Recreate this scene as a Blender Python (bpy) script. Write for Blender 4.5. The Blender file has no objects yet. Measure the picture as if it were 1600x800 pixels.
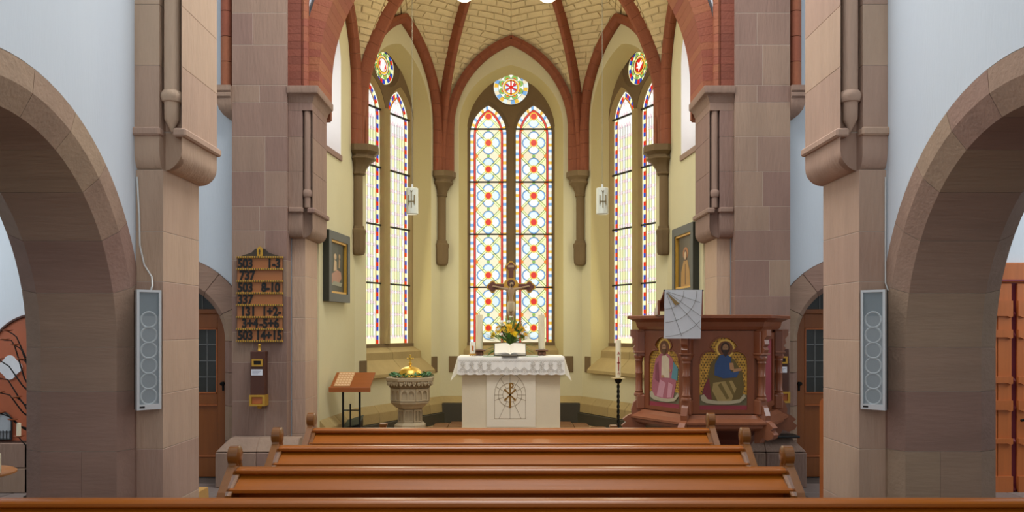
import bpy, bmesh, math, random
from math import sin, cos, pi, sqrt, atan2, radians
from mathutils import Vector, Matrix
from mathutils.geometry import tessellate_polygon
random.seed(7)
SC = bpy.context.scene
COL = SC.collection
# ------------------------------------------------------------------ camera, world, light, exposure
cd = bpy.data.cameras.new('camera'); cam = bpy.data.objects.new('camera', cd); COL.objects.link(cam)
cam.location = (0, 0, 1.66); cam.rotation_euler = (pi / 2, 0, 0)
cd.sensor_width = 36; cd.lens = 36 * 1300 / 1600
cd.shift_x = 1.5 / 1600; cd.shift_y = 110 / 1600
cd.clip_start = 0.05; cd.clip_end = 200
SC.camera = cam
w = bpy.data.worlds.new('world'); SC.world = w; w.use_nodes = True
bg = w.node_tree.nodes['Background']; bg.inputs[0].default_value = (0.86, 0.93, 1.0, 1); bg.inputs[1].default_value = 0.74
SC.view_settings.view_transform = 'Standard'; SC.view_settings.look = 'None'
SC.view_settings.exposure = 0.1; SC.view_settings.gamma = 1.0
def area(name, loc, target, sx, sy, power, col):
    l = bpy.data.lights.new(name, 'AREA'); l.shape = 'RECTANGLE'; l.size = sx; l.size_y = sy; l.energy = power; l.color = col
    o = bpy.data.objects.new(name, l); COL.objects.link(o); o.location = loc
    o.rotation_euler = (Vector(target) - Vector(loc)).to_track_quat('-Z', 'Y').to_euler(); return o
area('nave_window_light', (0, -7.5, 5.2), (0, 8, 1.6), 8, 5, 165, (1.0, 0.98, 0.95))
for e in (-1, 1): area('aisle_window_light', (e * 7.3, 7.2, 2.6), (e * 4.8, 8.4, 1.3), 1.2, 2.0, 75, (.95, .98, 1.0))  # added fill brightening the aisle end walls, no window modelled there
area('crossing_light', (0, 6.6, 7.6), (0, 6.6, 0), 3.2, 2.6, 260, (1.0, 0.98, 0.96))
def point(name, loc, power, col, r=.15):
    l = bpy.data.lights.new(name, 'POINT'); l.energy = power; l.color = col; l.shadow_soft_size = r
    o = bpy.data.objects.new(name, l); COL.objects.link(o); o.location = loc; return o

# ------------------------------------------------------------------ helpers
HC, F = 1.66, 1300.0
def PX(px, D): return (px - 798.5) * D / F
def PZ(py, D): return HC + (510 - py) * D / F
def hexc(h):
    c = [int(h[i:i + 2], 16) / 255 for i in (0, 2, 4)]
    return tuple((x / 12.92 if x <= .04045 else ((x + .055) / 1.055) ** 2.4) for x in c)
MATS = {}
def mat(name, hx, rough=.6, var=.12, nz=(6, .25), st=(1, 1, 1), bump=0.0, bs=None, metal=0.0, emit=0.0, hue=0.0, nz2=None, spec=.5, coat=0.0, rotz=0):
    if name in MATS: return MATS[name]
    m = bpy.data.materials.new(name); m.use_nodes = True; nt = m.node_tree; N = nt.nodes; L = nt.links
    b = N['Principled BSDF']; base = hexc(hx)
    b.inputs['Roughness'].default_value = rough; b.inputs['Metallic'].default_value = metal
    b.inputs['Specular IOR Level'].default_value = spec; b.inputs['Coat Weight'].default_value = coat
    tc = N.new('ShaderNodeTexCoord'); mp = N.new('ShaderNodeMapping'); mp.inputs['Scale'].default_value = st
    mp.inputs['Rotation'].default_value = (0, rotz, 0)
    L.new(tc.outputs['Object'], mp.inputs['Vector'])
    oi = N.new('ShaderNodeObjectInfo')
    t = N.new('ShaderNodeTexNoise'); t.inputs['Scale'].default_value = nz[0]; t.inputs['Detail'].default_value = 5; t.inputs['Roughness'].default_value = .6
    L.new(mp.outputs[0], t.inputs['Vector'])
    # value factor = 1 + var*(rand-.5)*2 + nz*(noise-.5)*2
    a1 = N.new('ShaderNodeMath'); a1.operation = 'MULTIPLY_ADD'; L.new(oi.outputs['Random'], a1.inputs[0]); a1.inputs[1].default_value = 2 * var; a1.inputs[2].default_value = 1 - var
    a2 = N.new('ShaderNodeMath'); a2.operation = 'MULTIPLY_ADD'; L.new(t.outputs['Fac'], a2.inputs[0]); a2.inputs[1].default_value = 2 * nz[1]; a2.inputs[2].default_value = -nz[1]
    a3 = N.new('ShaderNodeMath'); a3.operation = 'ADD'; L.new(a1.outputs[0], a3.inputs[0]); L.new(a2.outputs[0], a3.inputs[1]); out = a3
    if nz2:
        t2 = N.new('ShaderNodeTexNoise'); t2.inputs['Scale'].default_value = nz2[0]; t2.inputs['Detail'].default_value = 4
        L.new(tc.outputs['Object'], t2.inputs['Vector'])
        a4 = N.new('ShaderNodeMath'); a4.operation = 'MULTIPLY_ADD'; L.new(t2.outputs['Fac'], a4.inputs[0]); a4.inputs[1].default_value = 2 * nz2[1]; a4.inputs[2].default_value = -nz2[1]
        a5 = N.new('ShaderNodeMath'); a5.operation = 'ADD'; L.new(out.outputs[0], a5.inputs[0]); L.new(a4.outputs[0], a5.inputs[1]); out = a5
    hs = N.new('ShaderNodeHueSaturation'); hs.inputs['Color'].default_value = (*base, 1); L.new(out.outputs[0], hs.inputs['Value'])
    if hue:
        h = N.new('ShaderNodeMath'); h.operation = 'MULTIPLY_ADD'; L.new(oi.outputs['Random'], h.inputs[0]); h.inputs[1].default_value = 2 * hue; h.inputs[2].default_value = .5 - hue
        L.new(h.outputs[0], hs.inputs['Hue'])
    L.new(hs.outputs[0], b.inputs['Base Color'])
    if emit:
        L.new(hs.outputs[0], b.inputs['Emission Color']); b.inputs['Emission Strength'].default_value = emit
    if bump:
        bt = t
        if bs:
            bt = N.new('ShaderNodeTexNoise'); bt.inputs['Scale'].default_value = bs; bt.inputs['Detail'].default_value = 4
            L.new(mp.outputs[0], bt.inputs['Vector'])
        bp = N.new('ShaderNodeBump'); bp.inputs['Strength'].default_value = bump; bp.inputs['Distance'].default_value = .02
        L.new(bt.outputs['Fac'], bp.inputs['Height']); L.new(bp.outputs[0], b.inputs['Normal'])
    MATS[name] = m; return m
WPOS = {}
def link(o, parent=None):
    COL.objects.link(o)
    if parent is not None:
        o.parent = parent
        o.matrix_parent_inverse = Matrix.Translation(-WPOS.get(parent.name, Vector((0, 0, 0))))
    return o
def tag(o, label=None, cat=None, group=None, kind=None):
    for k, v in (('label', label), ('category', cat), ('group', group), ('kind', kind)):
        if v: o[k] = v
    return o
def thing(name, loc, label, cat, group=None):
    o = bpy.data.objects.new(name, None); o.empty_display_size = .05; link(o); o.location = loc; WPOS[o.name] = Vector(loc)
    return tag(o, label, cat, group)
class B:
    def __init__(s): s.v = []; s.f = []; s.m = []
    def add(s, V, Fc, m=0):
        k = len(s.v); s.v += [tuple(p) for p in V]
        for f in Fc: s.f.append([i + k for i in f]); s.m.append(m)
        return s
    def loft(s, rings, closed=True, caps=True, m=0):
        n = len(rings[0]); V = [p for r in rings for p in r]; Fc = []
        for i in range(len(rings) - 1):
            for j in range(n if closed else n - 1):
                a, b_ = i * n + j, i * n + (j + 1) % n
                Fc.append([a, b_, b_ + n, a + n])
        if caps and closed:
            Fc.append(list(range(n))[::-1]); Fc.append([(len(rings) - 1) * n + j for j in range(n)])
        return s.add(V, Fc, m)
    def box(s, x0, x1, y0, y1, z0, z1, c=0, m=0, fn=None):
        return s.hexa([(x0, y0, z0), (x1, y0, z0), (x0, y1, z0), (x1, y1, z0), (x0, y0, z1), (x1, y0, z1), (x0, y1, z1), (x1, y1, z1)], c, m, fn)
    def hexa(s, P, c=0, m=0, fn=None):
        P = [Vector(p) for p in P]     # index = i + 2j + 4k
        if fn: P = [Vector(fn(*p)) for p in P]
        if c == 0:
            return s.add(P, [(0, 2, 3, 1), (4, 5, 7, 6), (0, 1, 5, 4), (2, 6, 7, 3), (0, 4, 6, 2), (1, 3, 7, 5)], m)
        Lx = (P[1] - P[0]).length + (P[7] - P[6]).length; Ly = (P[2] - P[0]).length + (P[7] - P[5]).length; Lz = (P[4] - P[0]).length + (P[7] - P[3]).length
        ins = [min(.45, 2 * c / max(1e-6, q)) for q in (Lx, Ly, Lz)]
        def tri(u, v_, w_):
            r = Vector((0, 0, 0))
            for k in range(8):
                r += P[k] * ((u if k & 1 else 1 - u) * (v_ if k & 2 else 1 - v_) * (w_ if k & 4 else 1 - w_))
            return r
        V = []; idx = {}
        for k in range(8):
            bits = (k & 1, (k >> 1) & 1, (k >> 2) & 1)
            for d in range(3):
                q = [bits[a] if a == d else (1 - ins[a] if bits[a] else ins[a]) for a in range(3)]
                idx[(k, d)] = len(V); V.append(tri(*q))
        Fc = []
        for d in range(3):
            a, b_ = [x for x in range(3) if x != d]
            for side in (0, 1):
                k0 = side << d
                Fc.append([idx[(k0, d)], idx[(k0 | 1 << a, d)], idx[(k0 | 1 << a | 1 << b_, d)], idx[(k0 | 1 << b_, d)]])
        for e in range(3):
            a, b_ = [x for x in range(3) if x != e]
            for sa in (0, 1):
                for sb in (0, 1):
                    k0 = sa << a | sb << b_; k1 = k0 | 1 << e
                    Fc.append([idx[(k0, a)], idx[(k1, a)], idx[(k1, b_)], idx[(k0, b_)]])
        for k in range(8): Fc.append([idx[(k, 0)], idx[(k, 1)], idx[(k, 2)]])
        return s.add(V, Fc, m)
    def plate(s, polys, d0, d1, fn=lambda a, b_, d: (a, d, b_), m=0, both=True):
        """polygon with holes, extruded from d0 to d1; fn(a,b,d) -> world"""
        pts = [p for pl in polys for p in pl]
        T = tessellate_polygon([[Vector((p[0], p[1], 0)) for p in pl] for pl in polys])
        n = len(pts)
        V = [fn(p[0], p[1], d0) for p in pts] + [fn(p[0], p[1], d1) for p in pts]
        Fc = [list(t) for t in T]
        if both: Fc += [[i + n for i in t] for t in T]
        k = 0
        for pl in polys:
            q = len(pl)
            for i in range(q):
                a, b_ = k + i, k + (i + 1) % q
                Fc.append([a, b_, b_ + n, a + n])
            k += q
        return s.add(V, Fc, m)
    def lathe(s, prof, c=(0, 0, 0), n=20, m=0, caps=True, rot=0, fn=None):
        rings = []
        for r, z in prof:
            ring = [(c[0] + r * cos(rot + 2 * pi * i / n), c[1] + r * sin(rot + 2 * pi * i / n), c[2] + z) for i in range(n)]
            rings.append([fn(*p) for p in ring] if fn else ring)
        return s.loft(rings, True, caps, m)
    def tube(s, pts, r, n=8, m=0, caps=True, sq=None):
        pts = [Vector(p) for p in pts]; rings = []; up = Vector((0, 0, 1)); pn = None
        for i, p in enumerate(pts):
            t = (pts[min(i + 1, len(pts) - 1)] - pts[max(i - 1, 0)]).normalized()
            if pn is None:
                a = up if abs(t.z) < .9 else Vector((1, 0, 0))
                pn = (a - t * a.dot(t)).normalized()
            else:
                pn = (pn - t * pn.dot(t)).normalized()
            bn = t.cross(pn); rr = r[i] if isinstance(r, (list, tuple)) else r
            rings.append([p + (pn * cos(2 * pi * j / n) + bn * sin(2 * pi * j / n)) * rr for j in range(n)])
        return s.loft(rings, True, caps, m)
    def ball(s, c, r, n=10, k=6, m=0):
        rx, ry, rz = r if isinstance(r, (tuple, list)) else (r, r, r)
        rings = []
        for i in range(k + 1):
            a = -pi / 2 + pi * i / k; q = max(.02, cos(a))
            rings.append([(c[0] + rx * q * cos(2 * pi * j / n), c[1] + ry * q * sin(2 * pi * j / n), c[2] + rz * sin(a)) for j in range(n)])
        return s.loft(rings, True, True, m)
    def disc(s, pts, m=0): return s.add(pts, [list(range(len(pts)))], m)
    def obj(s, name, mats, parent=None, smooth=False, norm=True, kind=None, label=None):
        me = bpy.data.meshes.new(name); me.from_pydata(s.v, [], s.f)
        if not isinstance(mats, (list, tuple)): mats = [mats]
        for mm in mats: me.materials.append(mm)
        if len(mats) > 1: me.polygons.foreach_set('material_index', s.m)
        if norm:
            bm = bmesh.new(); bm.from_mesh(me); bmesh.ops.recalc_face_normals(bm, faces=bm.faces); bm.to_mesh(me); bm.free()
        if smooth:
            me.shade_smooth()
            if smooth is not True: me.set_sharp_from_angle(angle=radians(smooth))
        me.update()
        o = bpy.data.objects.new(name, me); link(o, parent)
        if kind: o['kind'] = kind
        if label: o['label'] = label
        return o
def copy_tree(o, parent=None):
    c = o.copy(); COL.objects.link(c)
    if parent is not None:
        c.parent = parent; c.matrix_parent_inverse = o.matrix_parent_inverse.copy()
    for ch in list(o.children): copy_tree(ch, c)
    return c
def arcpts(cx, cy, r, a0, a1, n):
    return [(cx + r * cos(a0 + (a1 - a0) * i / n), cy + r * sin(a0 + (a1 - a0) * i / n)) for i in range(n + 1)]
def lancet(hw, z0, zs, R, n=10, cx=0):
    """pointed-arch outline, counter-clockwise from the lower left"""
    am = math.acos((R - hw) / R)
    right = [(cx - (R - hw) + R * cos(am * i / n), zs + R * sin(am * i / n)) for i in range(n + 1)]
    left = [(2 * cx - x, z) for x, z in right[:-1]][::-1]
    return [(cx - hw, z0), (cx + hw, z0)] + right + left
def open_arch(hw, zs, R, n=14):
    """points from left spring over the apex to right spring"""
    am = math.acos((R - hw) / R)
    r = [(-(R - hw) + R * cos(am * i / n), zs + R * sin(am * i / n)) for i in range(n + 1)]
    return [(-x, z) for x, z in r] + r[:-1][::-1]
def clip(poly, conv):
    """clip polygon by convex ccw polygon"""
    out = list(poly)
    for i in range(len(conv)):
        a, b_ = conv[i], conv[(i + 1) % len(conv)]
        if not out: return []
        inp = out; out = []
        side = lambda p: (b_[0] - a[0]) * (p[1] - a[1]) - (b_[1] - a[1]) * (p[0] - a[0])
        for j in range(len(inp)):
            p, q = inp[j], inp[(j + 1) % len(inp)]; sp, sq_ = side(p), side(q)
            if sp >= -1e-9: out.append(p)
            if (sp > 1e-9 and sq_ < -1e-9) or (sp < -1e-9 and sq_ > 1e-9):
                t = sp / (sp - sq_); out.append((p[0] + t * (q[0] - p[0]), p[1] + t * (q[1] - p[1])))
    return out

# ------------------------------------------------------------------ materials
STONE = mat('sandstone', '927767', .85, .13, (7, .2), (1, 1, .16), .45, 40, hue=.012, nz2=(1.2, .12))
STONE_L = mat('pale_sandstone', 'b99b85', .85, .10, (7, .17), (1, 1, .16), .4, 40, hue=.01, nz2=(1.0, .12))
STONE_P = mat('pink_sandstone', 'a48773', .85, .10, (9, .2), (.14, 1, 1), .25, 45, hue=.015, nz2=(1.5, .14))
STONE_D = mat('olive_sandstone', '6e5939', .85, .08, (6, .14), (1, 1, .5), .2, 50, nz2=(1.2, .1))
STONE_Y = mat('yellow_sandstone', 'a08a58', .85, .10, (6, .16), (1, 1, .5), .2, 50, nz2=(1.3, .12))
FONTST = mat('font_stone', 'b3a180', .8, .04, (9, .12), (1, 1, 1), .15, 60)
MORTAR = mat('mortar', 'bdac9c', .9, 0, (20, .1))
WHITEW = mat('white_plaster', 'd4dde4', .9, 0, (1.2, .05), (1.6, 1.6, .25), .08, 40, nz2=(.7, .05))
CREAM = mat('cream_plaster', 'cfc79f', .9, 0, (1.5, .06), (1, 1, .5), .08, 40, nz2=(.8, .05))
REVEAL = mat('reveal_plaster', 'c3b47e', .9, 0, (1.5, .06), (1, 1, .5), .08, 40, nz2=(.8, .05))
RIBB = mat('rib_brick', '86492b', .75, .05, (8, .12), bump=.3, bs=40)
BRICK = mat('red_brick', '93543a', .8, .10, (8, .12), (1, 1, 1), .3, 40, hue=.008)
VAULT = mat('cream_brick', 'd9c698', .85, .02, (3, .12), (1, 1, 1), .35, 30)
WOOD = mat('pew_wood', '9b540c', .36, .05, (3, .26), (.5, 7, 7), .05, None, coat=.04, nz2=(2.2, .1))
WOOD_E = mat('pew_end_wood', '7c4c1c', .3, .05, (4, .2), (5, 5, .6), .04, None, coat=.3)
WOOD_D = mat('door_wood', '9a5926', .4, .05, (4, .22), (6, 6, .5), .05, None, coat=.15)
WOOD_P = mat('pulpit_wood', '84492a', .38, .06, (4, .2), (5, 5, .7), .05, None, coat=.2)
WOOD_O = mat('orange_pine', 'bb6a35', .4, .06, (4, .2), (6, 6, .5), .04, None, coat=.15)
DARKW = mat('dark_brown_wood', '4f2c1e', .4, .05, (5, .2), (5, 5, .6))
BLACKI = mat('black_iron', '1b1b19', .5, 0, (20, .3), metal=.6)
BLACK = mat('black_paint', '151411', .5, 0, (10, .2))
GOLD = mat('gold', 'e8c05a', .36, 0, (10, .1), metal=1.0)
GOLDP = mat('gold_paint', 'c99b3c', .45, .03, (14, .15), metal=.4)
WHITEP = mat('white_paint', 'eeeae0', .7, 0, (10, .03))
WAX = mat('wax', 'f0e7c8', .5, .02, (8, .03))
SILVER = mat('silver_metal', 'd9dddd', .35, 0, (10, .05), metal=.25)
GRILLE = mat('speaker_grille', '8f989b', .6, 0, (300, .15))
LEAD = mat('lead', '2e2a22', .6, 0, (20, .1), metal=.3)

# ------------------------------------------------------------------ stone block makers
def blk(parent, x0, x1, y0, y1, z0, z1, m, c=.002, g=.002, name='stone_block', fn=None):
    b = B().box(min(x0, x1) + g, max(x0, x1) - g, y0 + g, y1 - g, z0 + g, z1 - g, c, 0, fn)
    return b.obj(name, m, parent)
def struct(name, b, m, label, smooth=False):
    o = b.obj(name, m, None, smooth); return tag(o, label, None, None, 'structure')
# ================================================================== STRUCTURE
SIDES = ((-1, 'left'), (1, 'right'))
# floors
b = B().box(-7.5, 7.5, -4, 9.6, -.25, -.012)
FLOORM = mat('floor_mortar', '5c5049', .9, 0, (10, .1))
floor = struct('floor', b, FLOORM, 'grey stone slab floor of the nave and side aisles')
SLAB = mat('floor_slab', '7c6f69', .6, .12, (5, .15), bump=.15, bs=30)
me = None
for s in (-1, 1):
    for i in range(6):
        for j in range(10):
            x = s * (2.62 + i * .52); y = 4.3 + j * .5 - (.25 if i % 2 else 0)
            if y > 8.9: continue
            if me is None:
                o = B().box(-.255, .255, -.245, .245, -.03, 0, .006).obj('floor_slab', SLAB, floor); me = o.data
            else:
                o = bpy.data.objects.new('floor_slab', me); link(o, floor)
            o.location = (x, y, 0)
# nave arcade walls, arches, front piers
AC, ZC = 4.13, 1.525
SEC = [(1.49, 2.485), (1.36, 2.485), (1.23, 2.54), (1.23, 3.03), (1.33, 3.18), (1.49, 3.18)]
for s, sd in SIDES:
    poly = [(-3, 0), (AC - 1.497, 0)] + arcpts(AC, ZC, 1.497, pi, 0, 40) + [(AC + 1.497, 0), (6.12, 0), (6.12, 8), (-3, 8)]
    wl = struct('wall_' + sd, B().plate([poly], 2.49, 3.17, lambda a, c, d: (s * d, a, c)), WHITEW, 'white plastered nave wall above the stone arcade arch on the %s' % sd)
    SI = [(1.488, 2.489), (1.362, 2.489), (1.234, 2.544), (1.234, 3.026), (1.334, 3.174), (1.488, 3.174)]
    B().loft([[(s * x, AC + r * cos(a), ZC + r * sin(a)) for r, x in SI] for a in [pi * k / 44 for k in range(45)]]).obj('mortar_core', MORTAR, wl)
    for e in (1, -1): B().loft([[(s * x, AC + e * r, z) for r, x in SI] for z in (0, ZC)]).obj('mortar_core', MORTAR, wl)
    n = 11
    for i in range(n):
        a0, a1 = pi * i / n + .0016, pi * (i + 1) / n - .0016
        rings = []
        for k in range(5):
            a = a0 + (a1 - a0) * k / 4
            rings.append([(s * x, AC + r * cos(a), ZC + r * sin(a)) for r, x in SEC])
        B().loft(rings).obj('stone_block', STONE_P, wl)
    zj = [0, .43, .853, 1.24, 1.525]
    for e in (1, -1):
        for i in range(4):
            parts = [SEC]
            if i < 2: parts = [[(1.49, 2.485), (1.36, 2.485), (1.23, 2.54), (1.23, 2.763), (1.49, 2.763)], [(1.49, 2.767), (1.23, 2.767), (1.23, 3.03), (1.33, 3.18), (1.49, 3.18)]]
            for p in parts:
                B().loft([[(s * x, AC + e * r, z) for r, x in p] for z in (zj[i] + .002, zj[i + 1] - .002)]).obj('stone_block', STONE_P, wl)

def upper_pier(parent, s, plan, y0, x0, zcor, R, zled, joints, shaft_c, shaft_r, zring, m, m2):
    """overhanging pier with a shaft in its notch; plan in (|x|, y), x0 = nave face, y0 = front face"""
    rings = []
    for k in range(7):
        a = pi / 2 * k / 6; o = R * (1 - sin(a)); z = zcor + R * (1 - cos(a))
        rings.append([(s * max(x, x0 + o), max(y, y0 + o * .5), z) for x, y in plan])
    rings.append([(s * x, y, zled - .005) for x, y in plan])
    B().loft(rings).obj('corbel', m2, parent, smooth=35)
    for i in range(len(joints) - 1):
        B().plate([plan], joints[i] + .002, joints[i + 1] - .002, lambda a, c, d: (s * a, c, d)).obj('stone_block', m, parent)
    xs = sorted(set(p[0] for p in plan)); ys = sorted(set(p[1] for p in plan))
    xn = plan[1][0]
    B().box(s * (xn - .012), s * plan[0][0], y0 - .028, y0 + .06, zled - .045, zled + .012, .012).obj('moulding', m2, parent)
    B().box(s * (x0 - .028), s * (x0 + .06), plan[4][1] - .01, plan[5][1] + .025, zled - .045, zled + .012, .012).obj('moulding', m2, parent)
    r = shaft_r
    B().lathe([(.004, zled - .01), (r * .95, zring - .13), (r * .98, zring - .02), (r * 1.25, zring - .015), (r * 1.45, zring + .01), (r * 1.45, zring + .03), (r * 1.2, zring + .055), (r, zring + .06), (r, joints[-1] if joints[-1] < 5 else 8)],
              (s * shaft_c[0], shaft_c[1], 0), 20).obj('shaft', m, parent, smooth=40)
for s, sd in SIDES:
    pr = tag(thing('pillar', (s * 2.4, 5.9, 0), 'tall sandstone pier with an overhanging corbel and the loudspeaker on the %s' % sd, None), kind='structure')
    B().box(s * 2.312, s * 2.495, 5.524, 6.156, 0, 2.70).obj('mortar_core', MORTAR, pr)
    B().plate([[(2.495, 5.504), (2.329, 5.504), (2.329, 5.604), (2.204, 5.604), (2.189, 5.524), (2.189, 6.176), (2.495, 6.176)]], 2.95, 8.0, lambda a, c, d: (s * a, c, d)).obj('mortar_core', MORTAR, pr)
    zj = [0, .1, .46, .845, 1.21, 1.566, 1.957, 2.29, 2.70]
    for i in range(len(zj) - 1):
        blk(pr, s * 2.308, s * 2.50, 5.52, 6.16, zj[i], zj[i + 1], STONE_L)
    plan = [(2.50, 5.50), (2.325, 5.50), (2.325, 5.60), (2.20, 5.60), (2.198, 5.52), (2.185, 5.52), (2.185, 6.18), (2.50, 6.18)]
    plan = [(2.50, 5.50), (2.325, 5.50), (2.325, 5.60), (2.20, 5.60), (2.185, 5.52), (2.185, 6.18), (2.50, 6.18)]
    upper_pier(pr, s, plan, 5.50, 2.185, 2.70, .125, 2.965, [2.97, 3.386, 3.79, 4.2, 4.6, 5.0, 5.4, 5.8, 6.2, 6.6, 7.0, 7.4, 8.0], (2.263, 5.552), .05, 3.17, STONE_L, STONE_L)

# east wall with the two door arches and the chancel arch
DX, DZ = 3.73, 1.50
def doorhole(c):
    return [(c - .93, 0)] + arcpts(c, DZ, .93, pi, 0, 24) + [(c + .93, 0)]
poly = [(-4.75, 0)] + doorhole(-DX) + [(-2.3, 0)] + arcpts(0, 4.4, 2.3, pi, 0, 40) + [(2.3, 0)] + doorhole(DX) + [(4.75, 0), (4.75, 8), (-4.75, 8)]
wb = struct('wall_back', B().plate([poly], 9.0, 9.56), WHITEW, 'white plastered east wall around the chancel arch and the two side doors')
for s, sd in SIDES:
    n = 7
    for i in range(n):
        a0, a1 = pi * i / n + .004, pi * (i + 1) / n - .004
        rings = []
        for k in range(5):
            a = a0 + (a1 - a0) * k / 4
            rings.append([(s * DX + r * cos(a), y, DZ + r * sin(a)) for r, y in ((.925, 8.985), (.68, 8.985), (.62, 9.05), (.62, 9.3), (.925, 9.3))])
        B().loft(rings).obj('stone_block', STONE_P, wb)
    for e in (-1, 1):
        for z0, z1 in ((0, .42), (.42, .8), (.8, 1.16), (1.16, 1.5)):
            B().loft([[(s * DX + e * r, y, z) for r, y in ((.925, 8.985), (.68, 8.985), (.62, 9.05), (.62, 9.3), (.925, 9.3))] for z in (z0 + .003, z1 - .003)]).obj('stone_block', STONE_P, wb)
    struct('wall_aisle_' + sd, B().box(s * 4.36, s * 7.6, 8.4, 8.9, 0, 5.5), WHITEW, 'white plastered aisle wall seen through the %s arcade arch' % sd)
    struct('wall_outer_' + sd, B().box(s * 7.4, s * 7.6, -3, 8.4, 0, 4.6), WHITEW, 'white plastered outer wall of the %s aisle' % sd)
    struct('ceiling_aisle_' + sd, B().box(s * 3.17, s * 7.6, -3, 6.1, 4.4, 4.6), WHITEW, 'flat ceiling of the %s aisle' % sd)
# chancel piers
ZP = [0, .5, .87, 1.28, 1.60, 1.98, 2.36, 2.675, 2.93, 3.298, 3.67, 4.03, 4.212, 4.638, 4.977, 5.35, 5.75, 6.15, 6.55, 7.0, 7.5, 8.0]
for s, sd in SIDES:
    rnd = random.Random(3 if s < 0 else 5)
    pr = tag(thing('pillar', (s * 2.6, 8.88, 0), 'broad pink sandstone pier carrying the %s side of the chancel arch' % sd, None), kind='structure')
    B().box(s * 2.374, s * 2.951, 8.804, 8.965, 0, 8.0).obj('mortar_core', MORTAR, pr)
    B().box(s * 2.224, s * 2.366, 8.984, 9.57, 0, 2.62).obj('mortar_core', MORTAR, pr)
    B().plate([[(2.365, 8.864), (2.229, 8.864), (2.229, 8.954), (2.139, 8.954), (2.122, 8.884), (2.122, 9.556), (2.365, 9.556)]], 2.9, 4.0, lambda a, c, d: (s * a, c, d)).obj('mortar_core', MORTAR, pr)
    for i in range(len(ZP) - 1):
        cuts = [2.37, 2.955]
        if i % 2 == 1 or rnd.random() < .3: cuts.insert(1, 2.37 + .585 * rnd.choice((.4, .5, .62)))
        for a, c in zip(cuts, cuts[1:]):
            blk(pr, s * a, s * c, 8.8, 8.97, ZP[i], ZP[i + 1], STONE)
    zz = [0, .5, .87, 1.28, 1.75, 2.2, 2.615]
    for i in range(len(zz) - 1):
        blk(pr, s * 2.22, s * 2.368, 8.98, 9.58, zz[i], zz[i + 1], STONE_L)
    plan = [(2.37, 8.86), (2.225, 8.86), (2.225, 8.95), (2.135, 8.95), (2.118, 8.88), (2.118, 9.56), (2.37, 9.56)]
    upper_pier(pr, s, plan, 8.86, 2.118, 2.61, .10, 2.915, [2.92, 3.31, 3.68, 3.96], (2.178, 8.905), .036, 3.06, STONE, STONE)
    full = [(2.37, 8.86), (2.118, 8.86), (2.118, 9.56), (2.37, 9.56)]
    B().plate([full], 3.962, 4.05, lambda a, c, d: (s * a, c, d)).obj('stone_block', STONE, pr)
    rings = []
    for o, z in ((0, 4.04), (.012, 4.06), (.02, 4.09), (.045, 4.12), (.07, 4.13), (.075, 4.14), (.075, 4.205)):
        rings.append([(s * max(x - o if x < 2.3 else x, 0), y - o if y < 9 else y, z) for x, y in full])
    B().loft(rings).obj('capital', STONE, pr, smooth=35)
    # sloping plinth of big squared stones
    px = [2.20, 2.62, 3.04]
    for a, c in zip(px, px[1:]):
        oo = (.12 if c > 3 else 0)
        B().hexa([(s * a, 8.55, 0), (s * c, 8.55, 0), (s * a, 8.79, 0), (s * c, 8.79, 0), (s * a, 8.55, .36), (s * c, 8.55, .36), (s * a, 8.79, .36), (s * c, 8.79, .36)], .008).obj('plinth_stone', STONE, pr)
        B().hexa([(s * a, 8.55, .366), (s * c, 8.55, .366), (s * a, 8.79, .366), (s * c, 8.79, .366), (s * a, 8.66, .50), (s * (c - oo), 8.66, .50), (s * a, 8.79, .50), (s * (c - oo), 8.79, .50)], .008).obj('plinth_stone', STONE, pr)
    # vault corbel with the red brick rib of the crossing
    tr = tag(thing('trim_corbel', (s * 3.06, 8.9, 3.9), 'small stone corbel under a red brick rib beside the %s chancel pier' % sd, None), kind='structure')
    rings = []
    for o, z in ((.125, 3.88), (.10, 3.885), (.06, 3.91), (.02, 3.96), (0, 4.02), (0, 4.07), (-.02, 4.09), (-.02, 4.12), (.0, 4.135), (-.02, 4.15), (-.02, 4.205)):
        rings.append([(s * 2.957, 8.78 + o, z), (s * (3.105 - o * .8), 8.78 + o, z), (s * (3.105 - o * .8), 8.99, z), (s * 2.957, 8.99, z)])
    B().loft(rings).obj('corbel', STONE, tr, smooth=30)
    for i in range(14):
        z0 = 4.21 + i * .27
        B().lathe([(.065, z0 + .002), (.065, z0 + .266)], (s * 3.04, 8.90, 0), 10).obj('rib_brick', BRICK, tr, smooth=40)
# chancel arch in red brick
tr = tag(thing('trim_arch', (0, 9.2, 4.2), 'red brick chancel arch on the stone imposts', None), kind='structure')
def archpath(R, zc, z0, n):
    out = []; st = max(1, round((zc - z0) / .08))
    for i in range(st): out.append((1, z0 + (zc - z0) * i / st))
    P = [(R, z) for k, z in out]
    P += [(R * cos(pi * i / n), zc + R * sin(pi * i / n)) for i in range(n + 1)]
    P += [(-R, z) for k, z in out][::-1]
    return P
def arch_segments(sec, R, zc, z0, n, m, parent, name):
    """sec in (dr, y); path of radius R"""
    P = archpath(R, zc, z0, n)
    for i in range(len(P) - 1):
        rings = []
        for k, e in ((i, .012), (i + 1, -.012)):
            q = P[k]; p = Vector((P[i + 1][0] - P[i][0], P[i + 1][1] - P[i][1])); q = Vector(q) + p * e
            if q[1] <= zc: nrm = Vector((1 if q[0] > 0 else -1, 0))
            else: nrm = Vector((q[0], q[1] - zc)).normalized()
            rings.append([(q[0] + nrm[0] * dr, y, q[1] + nrm[1] * dr) for dr, y in sec])
        B().loft(rings).obj(name, m, parent)
arch_segments([(0, 8.95), (.19, 8.95), (.19, 9.57), (0, 9.57)], 2.06, 4.4, 4.207, 84, BRICK, tr, 'arch_brick')
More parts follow.
